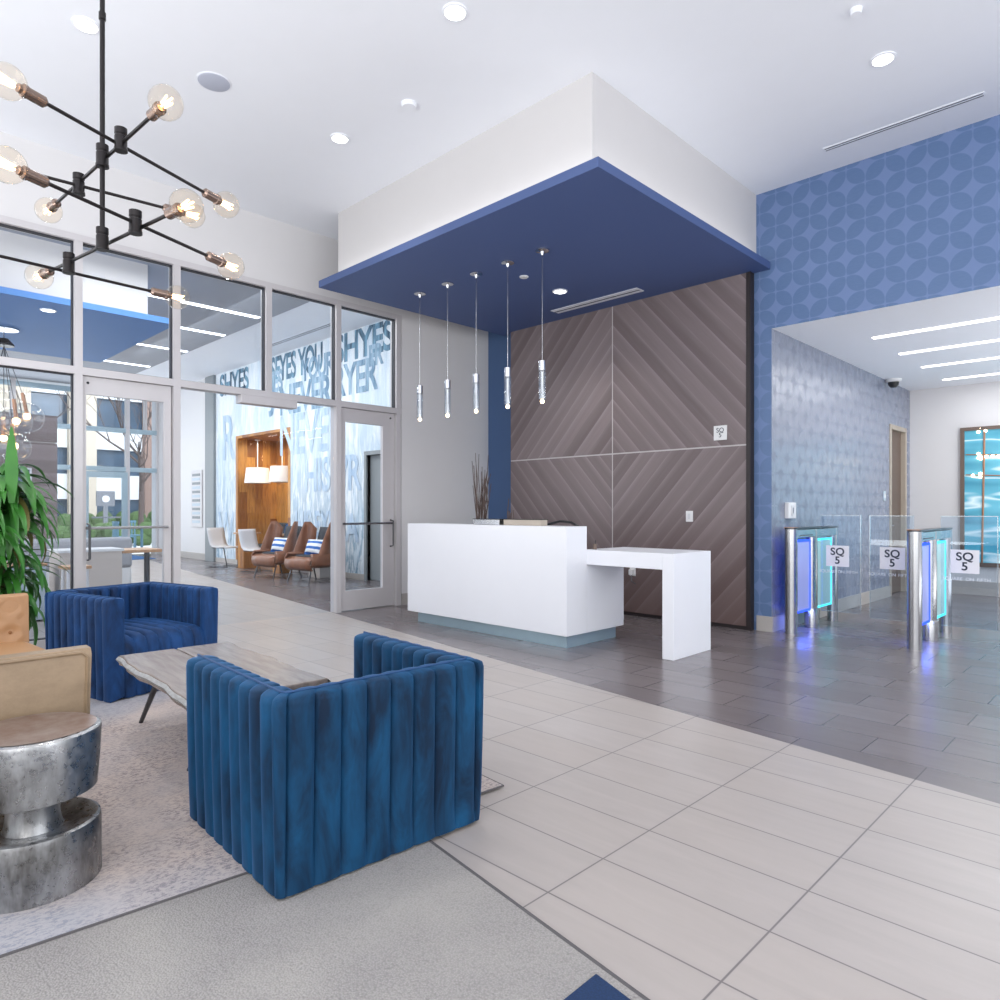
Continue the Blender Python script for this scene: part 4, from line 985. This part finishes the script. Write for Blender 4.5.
MB().box(-.05, -.32, 1.4, .05, .32, 1.98).build('board', M['alu_dark'], sn); MB().box(-.04, -.08, 0, .04, .08, 1.4).build('post', M['alu_dark'], sn)
MB().lathe([(0,0),(.13,0),(.13,.02),(0,.02)], (.05, 0, 1.68), 20, axis=(1,0,0)).build('mark', M['sign_white'], sn)
hb = MB()
for i in range(60):
    c_ = (random.uniform(-27.2, -26.2), random.uniform(5.5, 8.6), random.uniform(.2, .55)); r_ = random.uniform(.2, .34)
    hb.ball(c_, r_, 8, 6)
ho = hb.build('hedge', M['hedge']); tag(ho, 'low green clipped hedge outside the far glass facade', 'hedge', kind='stuff')
dm = ho.modifiers.new('leafy', 'DISPLACE'); tx = bpy.data.textures.new('leafy', 'CLOUDS'); tx.noise_scale = .12; dm.texture = tx; dm.strength = .18
hb = MB()
for i in range(60): hb.ball((random.uniform(-31.6, -30.8), random.uniform(5., 14), random.uniform(.5, 1.05)), random.uniform(.22, .36), 8, 6)
tag(hb.build('hedge', M['hedge']), 'long raised green hedge along the far street', 'hedge', kind='stuff')
def bare_tree(label, x, y, h):
    t = thing('bare_tree', label, 'tree', (x, y, -.02), group='bare street trees'); tb, bb_ = MB(), MB()
    tb.tube([(0,0,0), (.03,.02,h*.25), (-.02,.05,h*.5)], .11, 8, r_end=.08)
    def br(p, d, ln, r, lv):
        pts = [p]; q = Vector(p); dd = Vector(d)
        for k in range(4):
            dd = (dd+Vector((random.uniform(-.25,.25), random.uniform(-.25,.25), random.uniform(-.05,.2)))).normalized(); q = q+dd*ln/4; pts.append(tuple(q))
        bb_.tube(pts, r, 5, r_end=r*.5)
        if lv: 
            for k in range(3): br(pts[random.choice((2,3,4))], (dd+Vector((random.uniform(-.8,.8), random.uniform(-.8,.8), random.uniform(-.2,.6)))).normalized(), ln*.65, r*.5, lv-1)
    for k in range(6):
        a = 2*PI*k/6; br((-.02*k/6, .05*k/6, h*(.3+.04*k)), (math.cos(a)*.7, math.sin(a)*.7, .6), h*.42, .05, 3)
    tb.build('trunk', M['bark_tree'], t, smooth=True); bb_.build('branch', M['bark_tree'], t)
bare_tree('bare branching street tree in line with the far door', -28.2, 9.0, 6.5)
bare_tree('bare branching street tree beyond the first, nearer the stone pier', -30.2, 4.2, 6.0)
def patio_chair(label, x, y, rz):
    T = thing('patio_chair', label, 'chair', (x, y, -.02), rz, 'slate patio chairs outside')
    MB().box(-.24, -.24, .42, .24, .24, .45).build('seat', M['teal_chair'], T)
    bk_ = MB(); bk_.box(-.25, -.24, .85, -.22, .24, .92)
    for k in range(5): bk_.box(-.25, -.22+k*.1, .45, -.23, -.18+k*.1, .85)
    bk_.build('backrest', M['teal_chair'], T)
    for sx in (-.22, .22):
        for sy in (-.22, .22): MB().tube([(sx, sy, .42), (sx, sy, 0)], .02, 6).build('leg', M['teal_chair'], T)
patio_chair('slate patio chair nearest the far facade door', -23.3, 6.95, 95)
patio_chair('slate patio chair on the other side of the patio table', -23.6, 8.25, -80)
patio_chair('slate patio chair facing the building across the street', -24.6, 7.6, 10)
pt2 = thing('patio_table', 'slate square patio table outside the far facade', 'table', (-23.7, 7.6, -.02))
MB().box(-.4, -.4, .7, .4, .4, .73).build('table_top', M['teal_chair'], pt2); MB().tube([(0,0,0),(0,0,.7)], .04, 10).build('pedestal', M['teal_chair'], pt2)

# ------------------------------------------------------------------ light
sc = bpy.context.scene
wd = bpy.data.worlds.new('sky'); sc.world = wd; wd.use_nodes = True
bgn = wd.node_tree.nodes['Background']; bgn.inputs[0].default_value = (.94, .965, 1., 1); bgn.inputs[1].default_value = 1.35
def area(name, loc, rot, size, size_y, power, col=(1,1,1)):
    l = bpy.data.lights.new(name, 'AREA'); l.shape = 'RECTANGLE'; l.size = size; l.size_y = size_y; l.energy = power; l.color = col
    o = bpy.data.objects.new(name, l); C.objects.link(o); o.location = loc; o.rotation_euler = rot; return o
def spot(name, loc, power, ang=110, col=(1,.97,.92), r=.08):
    l = bpy.data.lights.new(name, 'SPOT'); l.energy = power; l.spot_size = R(ang); l.spot_blend = .8; l.color = col; l.shadow_soft_size = r
    o = bpy.data.objects.new(name, l); C.objects.link(o); o.location = loc; return o
for x, y in ((-5.237, 1.329), (-3.371, 2.999), (-5.238, 3.305), (-1.507, 5.495)): spot('downlight_lamp', (x, y, ZC-.03), 70)
spot('canopy_lamp', (-4.935, 5.972, ZS-.03), 60, 120)
area('offcamera_fill', (3.5, -4.5, 2.4), (R(80), 0, R(40)), 6, 3.6, 200, (1,.985,.97))  # added fill behind the camera, out of view
area('offcamera_fill_side', (4.6, 2.5, 2.2), (R(90), 0, R(90)), 6, 3.6, 120, (.95,.97,1))  # second added fill, out of view to the side
for y in (8.1, 9.15, 10.2, 11.4): area('corridor_lamp', (-.3, y, ZN-.03), (0,0,0), 3.8, .1, 22)
# cove glow around the bulkhead
for (x, y, sx, sy) in ((-4.8, 4.06, 3.5, .05), (-3.02, 5.5, .05, 2.7)): area('cove_lamp', (x, y, ZS+.09), (PI,0,0), sx, sy, 1.6, (1,.97,.93))
for x, y in ((-11.05, 4.4), (-12.64, 4.5), (-14.48, 4.), (-16.6, 3.6), (-18.3, 3.4)): area('far_lamp', (x, y, ZC-.05), (0,0,0), .1, 2., 44, (1,.99,.96))
area('mural_lamp', (-12, 4.6, 4.3), (R(50),0,0), 7, .6, 30, (.96,.98,1))
area('alcove_lamp', (-14.3, 7.4, 2.8), (0,0,0), 1.5, .5, 26, (1,.85,.62))
for x in (-2.765, -1.665):
    l = bpy.data.lights.new('gate_glow', 'AREA'); l.shape = 'RECTANGLE'; l.size = .5; l.size_y = .1; l.energy = 1.8; l.color = (.12,.2,1)
    o = bpy.data.objects.new('gate_glow', l); C.objects.link(o); o.location = (x, 7.28, .18); o.rotation_euler = (0,0,R(90))
area('street_fill', (-22.5, 9, 11), (0, R(50), 0), 12, 8, 2600)  # added hidden lamp that brightens the building across the street
area('facade_daylight', (-20.2, 3, 2.2), (0, R(-90), 0), 3.8, 6, 160, (.95,.98,1))
area('far_side_fill', (-13, -4, 2.4), (R(90), 0, 0), 10, 3.6, 320, (1,.985,.96))  # fill added on the unseen side of the far lobby
area('ceiling_fill', (0, -2.8, .5), (R(180), 0, 0), 5, 3, 360, (.97,.98,1))  # unseen lamp added near the floor to brighten the white ceiling
area('ceiling_fill', (-5., -2.6, .5), (R(180), 0, 0), 4, 3, 175, (.97,.98,1))  # another unseen ceiling fill, added nearer the glass screen
area('corridor_ceiling_fill', (1.2, 9.4, .2), (R(180), 0, 0), 2.2, 4, 130, (.97,.98,1))  # unseen lamp added to lift the corridor ceiling
area('far_bulkhead_fill', (-7.6, .4, 3.9), (0, R(97), 0), .5, 5, 40, (1,.95,.9))  # added fill, no fitting there; brightens the far bulkhead face
area('far_floor_fill', (-8.9, 3.6, 4.4), (0,0,0), .5, 3.2, 60, (1,.98,.95))  # added fill, no fitting there; evens the floor beyond the glass
# ------------------------------------------------------------------ camera and look
cam = bpy.data.cameras.new('camera'); co = bpy.data.objects.new('camera', cam); C.objects.link(co)
co.location = (0, 0, 1.25); co.rotation_euler = (R(90), 0, math.atan(674/684)); cam.sensor_width = 36; cam.lens = 36*684/1000; cam.shift_y = .01; cam.clip_end = 200; cam.clip_start = .05
sc.camera = co
sc.view_settings.view_transform = 'Standard'; sc.view_settings.look = 'None'; sc.view_settings.exposure = 0
sc.cycles.transparent_max_bounces = 24; sc.cycles.max_bounces = 8; sc.cycles.caustics_reflective = False; sc.cycles.caustics_refractive = False
sc.cycles.sample_clamp_indirect = 4
